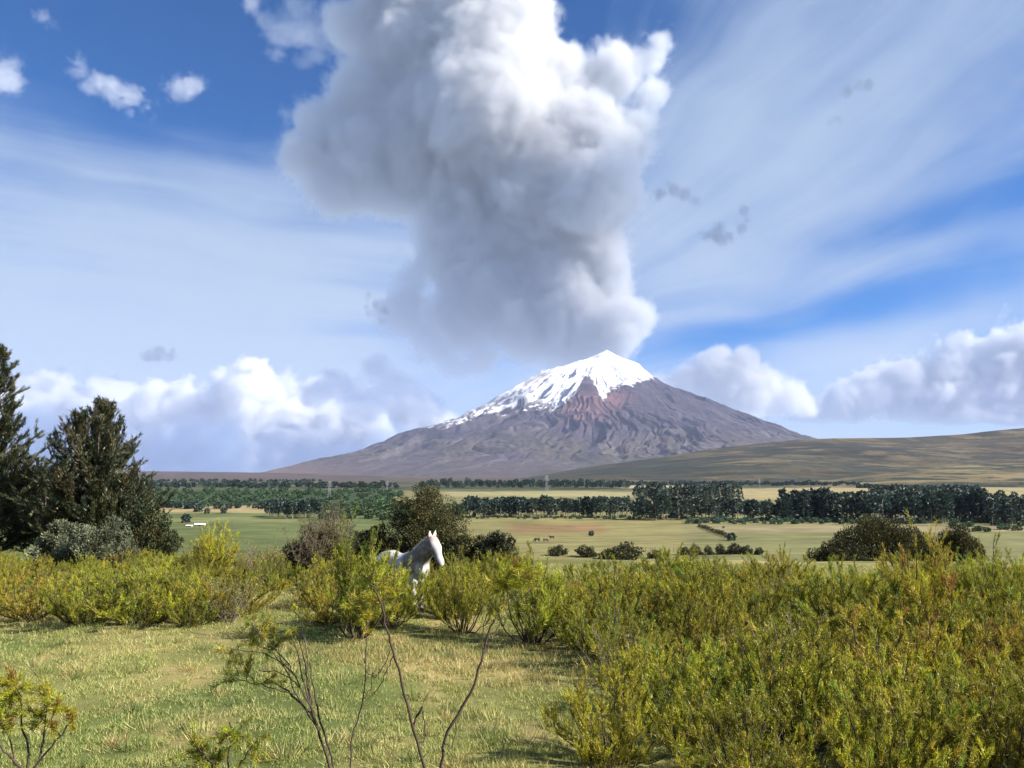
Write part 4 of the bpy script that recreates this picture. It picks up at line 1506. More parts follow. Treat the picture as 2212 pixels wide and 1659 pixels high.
def horse():
    parts = [
        (-.55, 0, 1.02, .285, .30, 0, 1.00, .30), (-.70, 0, 1.06, .25, -.45, 0, 1.10, .26), (.25, 0, 1.06, .28, .52, 0, .98, .225),
        (.10, 0, 1.22, .11, .40, 0, 1.27, .11), (.52, 0, .98, .20, .60, 0, .93, .15),
        (.42, 0, 1.12, .27, .74, 0, 1.44, .195), (.74, 0, 1.44, .19, .93, 0, 1.64, .13), (.35, 0, 1.27, .10, .88, 0, 1.70, .065),
        (.95, 0, 1.66, .104, 1.06, 0, 1.50, .108), (1.06, 0, 1.50, .102, 1.20, 0, 1.22, .070), (1.20, 0, 1.22, .074, 1.225, 0, 1.14, .076),
        (.97, 0, 1.52, .088, 1.06, 0, 1.40, .075), (1.06, 0, 1.40, .065, 1.17, 0, 1.17, .045),
        (1.00, .085, 1.60, .04, 1.08, .08, 1.50, .035), (1.00, -.085, 1.60, .04, 1.08, -.08, 1.50, .035)]
    for sg in (1, -1):
        fx = .0 if sg < 0 else -.05
        parts += [(.40, sg * .13, .95, .15, .46 + fx, sg * .15, .72, .105), (.46 + fx, sg * .15, .72, .095, .47 + fx, sg * .14, .44, .058),
                  (.47 + fx, sg * .14, .45, .062, .475 + fx, sg * .14, .40, .058), (.47 + fx, sg * .14, .42, .048, .46 + fx, sg * .14, .14, .038),
                  (.46 + fx, sg * .14, .14, .045, .50 + fx, sg * .14, .06, .046)]
        bx = .06 if sg < 0 else -.1
        parts += [(-.62, sg * .13, 1.0, .21, -.50 + bx, sg * .16, .72, .14), (-.50 + bx, sg * .16, .72, .12, -.74 + bx, sg * .15, .47, .065),
                  (-.74 + bx, sg * .15, .48, .062, -.69 + bx, sg * .15, .14, .042), (-.69 + bx, sg * .15, .14, .048, -.64 + bx, sg * .15, .06, .048)]
    v, f = capsules(parts, .017, .028)
    x, y, z = v[:, 0], v[:, 1], v[:, 2]
    n = fbm(v * 7, 4)
    white, grey, dark, pink = (np.array(c) for c in ((.46, .445, .415), (.125, .113, .098), (.05, .045, .045), (.36, .24, .20)))
    c = np.empty((len(v), 3)); c[:] = white
    neck = sst(.02, .30, x + (n - .5) * .2) * sst(.80, .95, z + (n - .5) * .15)
    # front of the face and the front of the chest stay white
    along = (x - .95) * .42 + (1.66 - z) * .91                    # distance down the head from the poll
    face = sst(.035, .075, (x - .95) * .91 - (1.66 - z) * .42 + .0)
    chest = sst(.56, .64, x + (n - .5) * .05) * sst(1.22, 1.05, z)
    c = lerp(c, neck * (1 - face * sst(1.0, 1.1, z)) * (1 - chest), grey)
    nn = fbm(v * 16 + 3, 4)
    c = lerp(c, sst(.35, .05, x) * sst(.48, .66, n) * .55, grey)
    c = lerp(c, sst(.50, .66, nn) * .35, np.array([.30, .27, .23]))
    c = lerp(c, neck * sst(.52, .64, nn) * .5 * (1 - face), np.array([.24, .21, .18]))
    c = lerp(c, sst(1.25, 1.15, z) * sst(1.05, 1.1, x) * sst(1.31, 1.23, x + (z - 1.14) * .6), dark)
    c = lerp(c, sst(.14, .05, np.abs(x - 1.0)) * sst(1.62, 1.70, z) * .6, pink)
    o = bpy.data.objects.new('horse', None); COL.objects.link(o)
    tag(o, 'white horse with grey neck standing among the shrubs and looking right', 'horse')
    m = tint_mat('horse_coat', .65, 40, .10, .15, .004, .3)
    body = link('body', mesh_np('body', v, f, [m], True, c), o)
    # ears
    for sg in (1, -1):
        bmh = bmesh.new()
        rows = []
        for t, w in ((0, .042), (.25, .060), (.55, .052), (.8, .028)):
            ring = []
            for a in range(8):
                an = 2 * math.pi * a / 8
                cupped = .45 if math.cos(an) > 0.2 else 1.0            # hollow towards the front
                ring.append(bmh.verts.new((.93 + .012 * t + math.cos(an) * w * .6 * cupped, sg * (.060 + .035 * t) + math.sin(an) * w, 1.725 + .165 * t)))
            rows.append(ring)
        tipv = bmh.verts.new((.95, sg * .092, 1.905))
        for a_, b_ in zip(rows[:-1], rows[1:]):
            for k in range(8):
                bmh.faces.new((a_[k], a_[(k + 1) % 8], b_[(k + 1) % 8], b_[k]))
        for k in range(8):
            bmh.faces.new((rows[-1][k], rows[-1][(k + 1) % 8], tipv))
        me = bpy.data.meshes.new('ear'); bmh.to_mesh(me); bmh.free()
        for pgn in me.polygons: pgn.use_smooth = True
        me.materials.append(plain_mat('ear_coat', (.52, .44, .38), .7, .2, 30))
        link('ear', me, o)
        bmh = bmesh.new()
        bmesh.ops.create_uvsphere(bmh, u_segments=12, v_segments=8, radius=.03)
        me = bpy.data.meshes.new('eye'); bmh.to_mesh(me); bmh.free()
        me.materials.append(EYE)
        e = link('eye', me, o); e.location = (1.05, sg * .112, 1.54)
        bmh = bmesh.new()
        bmesh.ops.create_uvsphere(bmh, u_segments=8, v_segments=6, radius=.014)
        me = bpy.data.meshes.new('nostril'); bmh.to_mesh(me); bmh.free()
        me.materials.append(EYE)
        e = link('nostril', me, o); e.location = (1.278, sg * .040, 1.175)
    # hooves
    hoof = bmesh.new()
    bmesh.ops.create_cone(hoof, cap_ends=True, segments=14, radius1=.066, radius2=.047, depth=.075)
    hm = bpy.data.meshes.new('hoof'); hoof.to_mesh(hm); hoof.free()
    hm.materials.append(plain_mat('hoof_horn', (.12, .10, .085), .6, .2, 20))
    for hx, hy in ((.51, -.14), (.46, .14), (-.57, -.15), (-.73, .15)):
        e = link('hoof', hm, o); e.location = (hx, hy, .037)
    # mane, forelock and tail
    rng = np.random.default_rng(3)
    n_ = 2200
    t = rng.random(n_)
    base = np.array([.30, 0, 1.36]) * (1 - t[:, None]) + np.array([.90, 0, 1.765]) * t[:, None] + rng.normal(size=(n_, 3)) * np.array([.012, .014, .008])
    d = np.array([-.15, .55, -.75]) + rng.normal(size=(n_, 3)) * np.array([.3, .35, .3])
    up = rng.random(n_) < .35
    d[up] = np.array([-.45, .1, .7]) + rng.normal(size=(up.sum(), 3)) * .3
    tint = np.array([.46, .42, .37]) * rng.uniform(.7, 1.3, (n_, 1))
    v1, f1, c1 = blades(rng, base, d, np.where(up, .07, rng.uniform(.12, .24, n_)), .016, tint)
    m_hair = tint_mat('horse_hair', .6)
    link('mane', mesh_np('mane', v1, f1, [m_hair], col=c1), o)
    n_ = 160
    base = np.array([.955, 0, 1.765]) + rng.normal(size=(n_, 3)) * np.array([.01, .03, .006])
    v2, f2, c2 = blades(rng, base, np.array([.5, 0, -.6]) + rng.normal(size=(n_, 3)) * .25, rng.uniform(.10, .2, n_), .014, np.array([.36, .25, .20]) * rng.uniform(.7, 1.3, (n_, 1)))
    link('forelock', mesh_np('forelock', v2, f2, [m_hair], col=c2), o)
    n_ = 500
    tb = rng.random(n_)
    base = np.array([-.93, 0, 1.12]) + tb[:, None] * np.array([-.12, 0, -.25]) + rng.normal(size=(n_, 3)) * .022
    v3, f3, c3 = blades(rng, base, np.array([-.12, 0, -1.0]) + rng.normal(size=(n_, 3)) * .12, rng.uniform(.35, .62, n_), .016, np.array([.5, .47, .42]) * rng.uniform(.7, 1.3, (n_, 1)))
    link('tail', mesh_np('tail', v3, f3, [m_hair], col=c3), o)
    return o


EYE = plain_mat('dark_eye', (.012, .010, .010), .15, .1, 5)
ho = horse()
HOX, HOY = at(893, 1290, 18.5).x, 18.5
HROT = R(-40)
fx, fy = .47, -.14                        # the forefoot that shows stands below column 893
ho.location = (HOX - (fx * math.cos(HROT) - fy * math.sin(HROT)), HOY - (fx * math.sin(HROT) + fy * math.cos(HROT)), 0)
ho.location.z = hz1(ho.location.x, ho.location.y) + .0
ho.rotation_euler = (0, 0, HROT)


def cow_mesh(seed, graze):
    p = [(-.75, 0, 1.05, .34, .55, 0, 1.02, .36), (-.85, 0, 1.12, .25, -.6, 0, 1.15, .28), (.5, 0, 1.05, .33, .75, 0, 1.0, .25)]
    if graze:
        p += [(.75, 0, 1.05, .22, 1.15, 0, .65, .14), (1.15, 0, .62, .14, 1.36, 0, .22, .085)]
    else:
        p += [(.75, 0, 1.1, .22, 1.15, 0, 1.35, .15), (1.15, 0, 1.36, .14, 1.5, 0, 1.2, .085)]
    for sg in (1, -1):
        p += [(.55, sg * .2, .9, .14, .55, sg * .2, .45, .075), (.55, sg * .2, .45, .07, .56, sg * .2, .05, .065), (-.75, sg * .2, .95, .2, -.72, sg * .2, .5, .09),
              (-.72, sg * .2, .5, .08, -.74, sg * .2, .05, .065)]
        hx, hz_ = (1.12, .74) if graze else (1.1, 1.46)
        p += [(hx, sg * .1, hz_, .03, hx - .03, sg * .26, hz_ + .06, .03)]
    p += [(-1.08, 0, 1.2, .035, -1.16, 0, .55, .035)]
    return capsules(p, .045, .05, .15)


for px, py, sc_, rz, graze, colr, label in ((1160, 1171, 1.25, 3.5, True, (.055, .032, .022), 'dark brown grazing cow with lowered head on the tan field'),
                                            (1179, 1171, 1.05, .3, True, (.10, .055, .035), 'brown cow just right of the dark grazing one'),
                                            (1192, 1165, 1.05, 2.9, False, (.085, .05, .034), 'brown cow farthest up the tan field')):
    p = ground_hit(px, py)
    v, f = cow_mesh(1, graze)
    me = mesh_np('cow', v, f, [plain_mat('cow_coat', colr, .8, .2, 5)], True)
    o = link('cow', me)
    o.location = p; o.rotation_euler = (0, 0, rz); o.scale = (sc_,) * 3
    tag(o, label, 'cow', 'cows grazing on the tan field')


# ------------------------------------------------------------------ bare branched shrubs close to the camera
def traced_shrub(label, dist, root_px, lines, sprays, seed, pal, nleaf, rad=1.15, llen=.06):
    """lines: (points on the print, start and end radius in mm, depth lean in metres); sprays: (px, py, r px, weight)."""
    rng = np.random.default_rng(seed)
    rp = at(root_px[0], root_px[1], dist)
    root = Vector((rp.x, rp.y, hz1(rp.x, rp.y)))
    tb = Tubes()
    tips = []
    for k, (pp, r0, r1, lean) in enumerate(lines):
        q = []
        for j, (x, y) in enumerate(pp):
            t = j / (len(pp) - 1)
            p = at(x, y, dist + lean[0] + (lean[1] - lean[0]) * t)
            q.append(np.array(p - root))
        if pp[0] == root_px:
            q[0] = np.array([0, 0, -.08])
        q = np.array(q)
        u = np.linspace(0, len(q) - 1, len(q) * 3)
        q = np.stack([np.interp(u, np.arange(len(q)), q[:, a]) for a in range(3)], -1)
        q[1:-1] = (q[:-2] + 2 * q[1:-1] + q[2:]) / 4
        q[1:-1] += rng.normal(size=q[1:-1].shape) * .006
        tb.add(q, np.linspace(r0 * 1.35, r1 * 1.7, len(q)) * .001 * rad, 6)
        tips.append(q)
        for w in range(int(len(q) * .5)):                         # fine side twigs
            a = rng.integers(len(q) // 3, len(q)); L = rng.uniform(.05, .16)
            d = unit(unit(q[min(a + 1, len(q) - 1)] - q[a - 1]) * .8 + rng.normal(size=3) * .6)
            tb.add(np.stack([q[a], q[a] + d * L * .5 + rng.normal(size=3) * .008, q[a] + d * L]), [.0022, .0016, .001], 3)
    B, D, T_ = [], [], []
    names = np.array([c for c, w in pal]); ww = np.array([w for c, w in pal]); ww = ww / ww.sum()
    wsum = sum(s_[3] for s_ in sprays)
    for x, y, r, w in sprays:
        c0 = np.array(at(x, y, dist) - root)
        near = min(range(len(tips)), key=lambda i: np.min(np.linalg.norm(tips[i] - c0, axis=1)))
        qa = tips[near][np.argmin(np.linalg.norm(tips[near] - c0, axis=1))]
        R_ = r * dist / FPX
        nt = max(3, int(w * 7))
        for j in range(nt):
            e = c0 + rng.normal(size=3) * R_ * np.array([.55, .55, .55])
            s0 = qa + (c0 - qa) * rng.uniform(0, .5)
            P = bez(s0, (s0 + e) / 2 + rng.normal(size=3) * .02, e, 5)
            tb.add(P, [.0026, .0022, .0018, .0014, .001], 3)
            m_ = int(nleaf * w / wsum / nt)
            t = rng.uniform(.25, 1.0, m_) * 3.999
            ia = t.astype(int); f = (t - ia)[:, None]
            B.append(P[ia] * (1 - f) + P[ia + 1] * f + rng.normal(size=(m_, 3)) * .012)
            D.append(unit(P[-1] - P[0]) + rng.normal(size=(m_, 3)) * .65 + np.array([0, 0, .3]))
            T_.append(np.broadcast_to(names[rng.choice(len(names), p=ww)] * rng.uniform(.75, 1.25), (m_, 3)) * rng.uniform(.75, 1.25, (m_, 1)))
    B, D, T_ = np.concatenate(B), np.concatenate(D), np.concatenate(T_)
    v, f, c = blades(rng, B, D, rng.uniform(.5, 1.3, len(B)) * llen, rng.uniform(.7, 1.3, len(B)) * .0065, T_)
    o = plant('shrub', mesh_np('stems', *tb.arrays()), mesh_np('foliage', v, f, col=c), root, label, 'shrub', None, mats=(M_bark, M_leaf))
    return o


traced_shrub('bare branched shrub forking into a wide V in front of the white horse', 7.3, (945, 1850), [
    (((945, 1850), (940, 1740), (915, 1640), (888, 1560), (866, 1470), (846, 1400), (832, 1350), (826, 1310), (812, 1275), (800, 1262)), 11, 4, (0, -.15)),
    (((945, 1850), (955, 1740), (955, 1640), (962, 1590), (1000, 1525), (1026, 1480), (1040, 1425), (1058, 1360), (1074, 1325), (1086, 1300)), 11, 4, (0, .2)),
    (((1040, 1425), (1043, 1385), (1044, 1345), (1060, 1312)), 4, 2, (.12, .15)),
    (((1040, 1425), (1060, 1392), (1072, 1360), (1085, 1335)), 4, 2, (.12, .3)),
    (((1074, 1325), (1105, 1290), (1135, 1268)), 4, 2, (.2, .25)), (((1086, 1300), (1120, 1300), (1160, 1262)), 3, 2, (.2, .3)), (((1080, 1312), (1090, 1270), (1098, 1235)), 3, 2, (.2, .1)),
    (((893, 1580), (899, 1550), (912, 1528)), 7, 6, (-.03, -.05)), (((902, 1610), (918, 1600), (914, 1535)), 4, 3, (-.02, .05)),
    (((832, 1350), (845, 1320), (858, 1290)), 3, 2, (-.1, 0)), (((850, 1412), (838, 1440), (826, 1475), (808, 1500)), 3, 2, (-.1, .1)),
    (((960, 1600), (975, 1620), (985, 1560)), 4, 2, (0, .1))],
    [(1095, 1265, 34, 1.4), (1135, 1255, 30, 1.3), (1165, 1245, 26, .9), (1110, 1225, 26, .8), (825, 1290, 36, 1.3), (800, 1250, 34, 1.2), (850, 1270, 26, .9), (835, 1235, 30, .8),
     (845, 1330, 22, .5), (1060, 1320, 16, .3)],
    801, ((LIME, .65), (OCHRE, .30), (RUST, .05)), 5200)
traced_shrub('leaning bare stemmed shrub with leaves only at its left tips', 7.6, (745, 1860), [
    (((745, 1860), (730, 1760), (712, 1660), (698, 1610), (682, 1560), (660, 1528), (625, 1497), (600, 1478), (575, 1466)), 10, 3, (0, .1)),
    (((682, 1560), (668, 1520), (655, 1495), (640, 1462), (622, 1432), (600, 1410)), 6, 2, (0, -.2)),
    (((640, 1462), (600, 1425), (560, 1408), (500, 1402)), 4, 2, (-.1, -.2)),
    (((668, 1520), (655, 1470), (645, 1420), (637, 1390), (630, 1372)), 5, 2, (0, .2)),
    (((676, 1545), (668, 1490), (658, 1440), (652, 1400), (640, 1360)), 5, 2, (0, .1)),
    (((690, 1580), (664, 1540), (640, 1500), (612, 1440), (600, 1395)), 6, 2, (0, .15)), (((694, 1600), (672, 1530), (662, 1470), (664, 1420), (655, 1370)), 6, 2, (0, .25)),
    (((745, 1860), (738, 1760), (722, 1660), (704, 1600), (688, 1540), (676, 1480), (668, 1430)), 8, 3, (.05, .2)), (((612, 1440), (590, 1410), (570, 1400)), 3, 2, (.1, 0)), (((640, 1500), (600, 1490), (560, 1478), (520, 1470)), 4, 2, (0, -.1)),
    (((655, 1495), (636, 1470), (600, 1450), (560, 1448)), 4, 2, (-.1, -.1)), (((600, 1410), (570, 1380), (545, 1350)), 3, 2, (-.2, -.1))],
    [(505, 1412, 42, 1.2), (545, 1440, 40, 1.2), (560, 1395, 34, 1.0), (545, 1345, 36, 1.2), (580, 1350, 34, 1.1), (600, 1390, 28, .7), (630, 1365, 26, .5), (480, 1455, 28, .5), (575, 1468, 28, .5)],
    802, ((OLIVE, .5), (GREEN * .8, .3), (OCHRE, .2)), 3400)
traced_shrub('thin upright bare stem between the leaning shrub and the V shaped shrub', 7.5, (760, 1850), [
    (((760, 1850), (757, 1700), (758, 1640), (760, 1590), (772, 1560), (786, 1510), (791, 1450), (789, 1380), (790, 1320), (795, 1270)), 6, 2, (0, .1)),
    (((791, 1450), (812, 1470), (828, 1440), (842, 1408)), 3, 2, (0, .1)), (((786, 1510), (800, 1490), (806, 1450)), 3, 1.5, (0, .1))],
    [(792, 1330, 22, .8), (786, 1360, 20, .6), (800, 1290, 22, .8), (750, 1300, 26, .6)], 803, ((LIME, .5), (OCHRE, .5)), 1100)
traced_shrub('orange leaved shrub with dark forked twigs in the lower left corner', 7.0, (25, 1900), [
    (((25, 1900), (40, 1780), (60, 1680), (85, 1640), (130, 1590), (165, 1545)), 11, 3, (0, .1)), (((60, 1680), (30, 1640), (0, 1610), (-40, 1590)), 7, 3, (0, -.2)),
    (((85, 1640), (95, 1590), (100, 1540), (95, 1500)), 6, 2, (0, .2)), (((60, 1680), (62, 1620), (45, 1570), (50, 1520), (30, 1480)), 7, 2, (0, .1)), (((130, 1590), (110, 1560), (125, 1520)), 3, 2, (0, .1)),
    (((25, 1900), (-20, 1760), (-50, 1650), (-60, 1560)), 8, 3, (0, .3)), (((30, 1640), (20, 1590), (-5, 1540)), 4, 2, (0, -.1))],
    [(90, 1505, 36, 1.2), (130, 1530, 30, 1.0), (150, 1545, 24, .7), (40, 1490, 40, 1.4), (10, 1510, 40, 1.3), (70, 1550, 36, 1.1), (20, 1560, 40, 1.2), (100, 1570, 26, .6), (-30, 1540, 44, 1.2),
     (10, 1470, 34, 1.0)], 804, ((OCHRE, .5), (RUST, .15), (LIME, .35)), 6400)
traced_shrub('small yellow shrub at the bottom edge left of the leaning stems', 7.4, (480, 1900), [
    (((480, 1900), (482, 1780), (490, 1690), (492, 1640), (500, 1600), (495, 1560)), 8, 3, (0, .1)), (((490, 1690), (460, 1650), (430, 1620), (415, 1600)), 6, 2, (0, -.1)),
    (((490, 1690), (520, 1650), (545, 1615), (560, 1590)), 5, 2, (0, .1)), (((480, 1780), (420, 1700), (395, 1660)), 6, 2, (0, .15))],
    [(490, 1575, 34, 1.0), (520, 1590, 30, .9), (430, 1620, 34, 1.1), (405, 1640, 32, 1.0), (470, 1640, 40, 1.2), (540, 1620, 30, .7), (440, 1665, 40, 1.2), (520, 1660, 36, .9), (560, 1600, 22, .4)],
    805, ((LIME, .5), (OCHRE, .35), (GREEN, .15)), 4200)


# ------------------------------------------------------------------ pasture grass: one mass of blades
def grass():
    rng = np.random.default_rng(21)
    n = 520000
    y = 8.2 + 20 * rng.random(n * 2) ** 1.25
    x = (rng.random(n * 2) * 2 - 1) * (.70 * y + .8)
    z = hz(x, y)
    n3 = fbm2(x / 1.3, y / 1.3, 4, 2.3); n4 = fbm2(x / 3.5, y / 3.5, 3, 6.3); n5 = fbm2(x / .28, y / .28, 3, 12.0); n6 = fbm2(x / 7, y / 3.5, 3, 31.0)
    keep = (rng.random(n * 2) < .25 + 1.1 * sst(.36, .62, n5))
    idx = np.flatnonzero(keep)[:n]
    x, y, z, n3, n4, n5, n6 = (q[idx] for q in (x, y, z, n3, n4, n5, n6))
    m = len(x)
    straw, green, olive, tan = (np.array(c) for c in ((.45, .41, .165), (.185, .250, .062), (.31, .335, .095), (.42, .32, .13)))
    f = np.clip(sst(.40, .60, n4 * .5 + n3 * .5) + rng.normal(size=m) * .35, 0, 1)
    c = green * f[:, None] + olive * (1 - f[:, None])
    c = lerp(c, (rng.random(m) < .24 + .30 * sst(.5, .62, n3)).astype(float), straw)
    c = lerp(c, (rng.random(m) < .55 * sst(.54, .64, n6)).astype(float), tan)
    c = c * rng.uniform(.65, 1.3, (m, 1))
    ln = .82 * (.035 + .07 * sst(.35, .65, n5) + .035 * sst(.5, .65, n6)) * rng.uniform(.55, 1.35, m)
    tallb = rng.random(m) < .012
    ln[tallb] *= 2.0
    d = np.stack([rng.normal(size=m) * .55, rng.normal(size=m) * .55, np.ones(m)], -1)
    B, D, L, W_ = np.stack([x, y, z - .01], -1), d, ln, rng.uniform(.006, .011, m) * (0.75 + y / 28)
    # scattered rough tufts, some dark green, some dead straw
    k = 300
    ty = 8.6 + 15 * rng.random(k) ** 1.2; tx = (rng.random(k) * 2 - 1) * .7 * ty
    nb = 55
    ti = np.repeat(np.arange(k), nb)
    r_ = rng.uniform(.03, .11, k)[ti]
    bx, by = tx[ti] + rng.normal(size=k * nb) * r_, ty[ti] + rng.normal(size=k * nb) * r_
    tc = np.array([straw, green * .62, olive * .8, tan])[rng.choice(4, k, p=(.3, .4, .2, .1))][ti] * rng.uniform(.6, 1.25, (k * nb, 1))
    B = np.concatenate([B, np.stack([bx, by, hz(bx, by) - .01], -1)])
    D = np.concatenate([D, np.stack([(bx - tx[ti]) / r_ * .5 + rng.normal(size=k * nb) * .25, (by - ty[ti]) / r_ * .5 + rng.normal(size=k * nb) * .25, np.ones(k * nb)], -1)])
    L = np.concatenate([L, rng.uniform(.10, .24, k * nb) * rng.uniform(.7, 1.3, k)[ti]]); W_ = np.concatenate([W_, rng.uniform(.007, .012, k * nb)])
    c = np.concatenate([c, tc])
    v, f_, cc = blades(rng, B, D, L, W_, c)
    tag(link('grass', mesh_np('grass', v, f_, [M_grass], col=cc)), kind='stuff')


M_grass = leaf_mat('grass_blade', .30, .03, 0, 0)
grass()


# ------------------------------------------------------------------ haze: one closed box round everything but the clouds
def build_haze():
    x0, x1, y0, y1, z0, z1 = -28500, 28500, -28500, 28500, -60.0, 3120.0
    v = [(x0, y0, z0), (x1, y0, z0), (x1, y1, z0), (x0, y1, z0), (x0, y0, z1), (x1, y0, z1), (x1, y1, z1), (x0, y1, z1)]
    f = [(3, 2, 1, 0), (4, 5, 6, 7), (0, 1, 5, 4), (1, 2, 6, 5), (2, 3, 7, 6), (3, 0, 4, 7)]
    o = link('haze', mesh_np('haze', v, f, [volume_mat('haze', 1.45e-5, (0.56, 0.66, 1.0), 0.0)]))
    tag(o, kind='stuff')


build_haze()

# ------------------------------------------------------------------ clouds
DC = 33000.0
PLUME = [
    (900, 110, 150), (1050, 70, 170, -30), (790, 210, 115), (690, 285, 82), (690, 350, 74), (880, 290, 150), (1040, 240, 180, -60), (780, 330, 105), (740, 380, 70),
    (1210, 190, 115), (1320, 170, 85), (1395, 130, 56), (1425, 95, 40), (1400, 200, 54), (1240, 310, 150, -30), (1360, 290, 74),
    (1150, 390, 130, -60), (1270, 410, 105, -110), (1350, 420, 64), (990, 400, 120), (860, 390, 90), (760, 405, 58), (715, 420, 36),
    (960, 490, 80), (1050, 520, 110), (1180, 520, 125), (1290, 510, 76), (960, 580, 66), (1060, 620, 115), (1190, 610, 125), (1300, 590, 64),
    (880, 600, 40), (872, 690, 44), (915, 740, 44), (930, 545, 56), (985, 795, 40), (885, 660, 50), (1000, 680, 95), (1130, 690, 112), (1240, 680, 108), (1335, 690, 60, -40), (945, 765, 52), (1040, 770, 58), (1140, 755, 66), (1240, 735, 58), (1310, 730, 46),
    (900, -60, 160), (1060, -90, 150), (760, 60, 70)]
cloud('cumulus_cloud', 'towering grey and white cumulus cloud hanging over the volcano summit', PLUME, DC, 300, 110, 560, 2300, 0.75, seed=1.0, soft=760.0, gain=.54, flat=828, grow=.5, rag=1.25)
cloud('cloud_wisp', 'ragged translucent wisp at the upper left of the towering cloud', [(540, 8, 30), (575, 45, 36), (610, 85, 46), (650, 60, 54), (590, 125, 32), (690, 95, 60), (655, 140, 36), (720, 40, 60), (640, 10, 50)],
      32000, 1500, 110, 520, 1300, .5, seed=5.0, soft=700, rag=1.2)
_r = random.Random(12)
cloud('cloud_bank', 'long dark blue grey cloud bank low on the horizon behind the conifers',
      [(x + _r.uniform(-20, 20), 895 + _r.uniform(-22, 30) + max(0, (x - 700) * .12), _r.uniform(42, 82), _r.uniform(-160, 160)) for x in range(-260, 960, 34)]
      + [(x, 985, 74, _r.uniform(-60, 60)) for x in range(-260, 860, 60)] + [(985, 938, 34)],
      48000, 420, 180, 1250, 2900, .6, seed=11.0, soft=700, grow=.5, rag=.9, gain=.56, albedo=(.80, .825, .86), k=1.9)
cloud('cumulus_cloud', 'bright topped puffy cloud rising from the left cloud bank', [(540, 800, 30), (512, 828, 38), (568, 820, 40), (596, 850, 36), (475, 860, 34), (540, 862, 56), (630, 878, 34), (665, 895, 26),
      (440, 885, 26), (500, 890, 40), (580, 892, 40)],
      45500, 480, 105, 720, 1250, .8, seed=14.0, soft=520, grow=.5, rag=1.0, gain=.56, albedo=(.915, .925, .94))
cloud('cumulus_cloud', 'small bright cumulus head left of the puffy cloud in the left bank', [(385, 842, 30), (345, 852, 32), (418, 852, 26), (305, 868, 30), (390, 880, 40), (440, 892, 26), (260, 880, 26), (340, 888, 34), (215, 888, 20)],
      46000, 480, 105, 670, 1200, .8, seed=17.0, soft=520, grow=.5, rag=1.0, gain=.56, albedo=(.915, .925, .94))
cloud('rain_veil', 'blue grey veil of rain hanging under the left cloud bank', [(x, 962 + _r.uniform(-26, 20), _r.uniform(46, 66), _r.uniform(-80, 80)) for x in range(-260, 900, 48)]
      + [(x, 1005, 60) for x in range(-260, 900, 60)], 41500, 1150, 210, 900, 3200, .5, seed=13.0, soft=1500, grow=.5, rag=.6, albedo=(.50, .63, .80))
cloud('cumulus_cloud', 'grey broken cloud at the right end of the left bank', [(720, 835, 32), (690, 855, 30), (745, 860, 32), (815, 790, 26), (840, 815, 24), (880, 850, 36), (830, 860, 34), (780, 880, 40), (920, 870, 40)],
      32600, 700, 90, 330, 900, .8, seed=19.0, soft=500, grow=.8, rag=1.0, albedo=(.90, .92, .95))
cloud('cloud_wisp', 'flat dark streak of cloud above the two conifers', [(70, 790, 24), (130, 800, 24), (190, 805, 20), (250, 815, 20), (310, 822, 16), (100, 830, 34), (30, 815, 36), (170, 840, 30)],
      33500, 900, 100, 330, 900, .8, seed=23.0, soft=480, rag=1.2, sy=.7, albedo=(.80, .84, .90))
cloud('cumulus_cloud', 'white cumulus cloud resting on the right flank of the volcano', [
    (1545, 805, 44), (1590, 815, 50), (1500, 840, 44), (1640, 845, 48), (1700, 862, 36), (1560, 850, 50), (1450, 850, 32), (1420, 845, 26), (1610, 870, 34), (1490, 815, 24), (1730, 880, 22), (1660, 880, 26)],
    32500, 300, 95, 430, 1000, .8, flat=912, seed=29.0, soft=420, grow=.8, gain=.56, albedo=(.968, .97, .972))
cloud('cloud_bank', 'flat bottomed grey cumulus bank over the right hill', [
    (1740, 898, 24), (1775, 890, 32), (1810, 872, 44), (1880, 850, 56), (1960, 830, 66), (2040, 800, 66), (2100, 775, 52), (2150, 755, 44), (2205, 765, 60), (2280, 780, 90), (2350, 800, 90), (2440, 830, 90), (2540, 850, 80),
    (2060, 860, 70), (2160, 850, 80), (1950, 880, 50), (2660, 870, 60), (2250, 870, 90), (2350, 880, 80)],
    34000, 280, 115, 680, 1250, .6, flat=922, seed=31.0, soft=450, grow=.9, gain=.56, albedo=(.92, .935, .955))
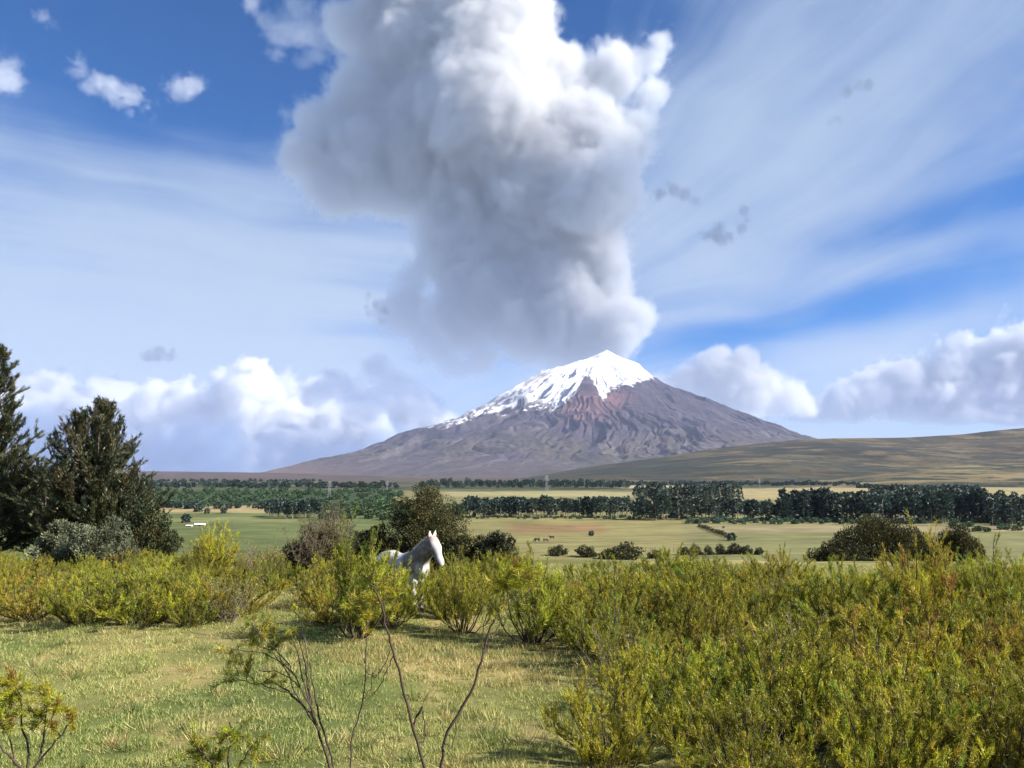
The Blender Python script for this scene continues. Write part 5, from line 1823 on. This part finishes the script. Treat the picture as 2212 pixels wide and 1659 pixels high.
for k, (bl, words) in enumerate((
        ([(-15, 165, 36), (12, 150, 32), (20, 180, 28), (-30, 190, 34)], 'small white puff at the left picture edge high in the blue'),
        ([(95, 42, 18), (110, 52, 14), (80, 38, 12)], 'smallest faint puff high in the deep blue sky'),
        ([(175, 150, 20), (200, 178, 26), (240, 198, 32), (285, 212, 32), (320, 232, 22), (170, 120, 14)], 'larger pale puff drifting in the deep blue sky'),
        ([(365, 188, 20), (395, 192, 28), (425, 186, 22), (380, 205, 20)], 'pale round puff right of the larger pale puff'))):
    cloud('cloud_puff', words, bl, 30500, 1500, 65, 300, 640, .9, seed=37.0 + k * 3, soft=520, grow=.6, rag=1.5)
for k, (bl, words) in enumerate((
        ([(1455, 412, 12), (1480, 420, 14), (1500, 432, 12), (1425, 420, 14)], 'small dark rag of cloud beside the towering cloud'),
        ([(1525, 512, 12), (1550, 505, 16), (1568, 515, 12), (1556, 492, 9)], 'small grey scud fragment right of the towering cloud'),
        ([(1608, 455, 9), (1612, 475, 12), (1604, 492, 13)], 'upright dark scud fragment high above the flank'),
        ([(1830, 195, 9), (1852, 186, 10), (1875, 181, 9)], 'thin dark streak of cloud in the upper right sky'),
        ([(1795, 262, 9), (1810, 258, 9)], 'tiny dark cloud fragment below the thin streak'),
        ([(800, 640, 9), (815, 655, 11), (830, 670, 10), (795, 675, 9), (820, 690, 8)], 'tattered dark specks left of the towering cloud'),
        ([(318, 768, 11), (345, 766, 14), (368, 770, 11)], 'faint grey shred of cloud above the left bank'))):
    cloud('cloud_scud', words, bl, 30000, 750, 55, 190, 420, .9, seed=51.0 + k * 3, soft=260, grow=.9, rag=1.2, albedo=(.25, .30, .40))
# added unseen sheet beyond the right edge that keeps the towering cloud in thin shade
def added_shade_sheet():
    rng = np.random.default_rng(8)
    h = 500.0
    lo = np.array([33000., 19000., 9000.])
    n = (8, 27, 82)
    g = np.stack(np.meshgrid(*[lo[i] + h * np.arange(n[i]) for i in range(3)], indexing='ij'), -1)
    f = fbm(g / 6500.0 + 3.0, 4, .55)
    d = np.clip((f - .40) * 6, 0.28, 1.0)
    d = d * np.where(g[..., 2] < 22500, .22, np.where(g[..., 2] > 37000, .6, 1.0))
    for i in range(3):
        t = np.linspace(0, 1, n[i])
        e = np.clip(np.minimum(t, 1 - t) * (n[i] if i == 0 else 12), 0, 1)
        d = d * e.reshape([-1 if k == i else 1 for k in range(3)])
    grid_volume('cloud_bank', d, lo, h, 1.0 / 1080.0, .3, (.98, .98, .985),  # added off-view shade volume, apart from the visible banks
                'added unseen cloud sheet shading the towering cloud from outside the frame', 'cloud', None)


added_shade_sheet()
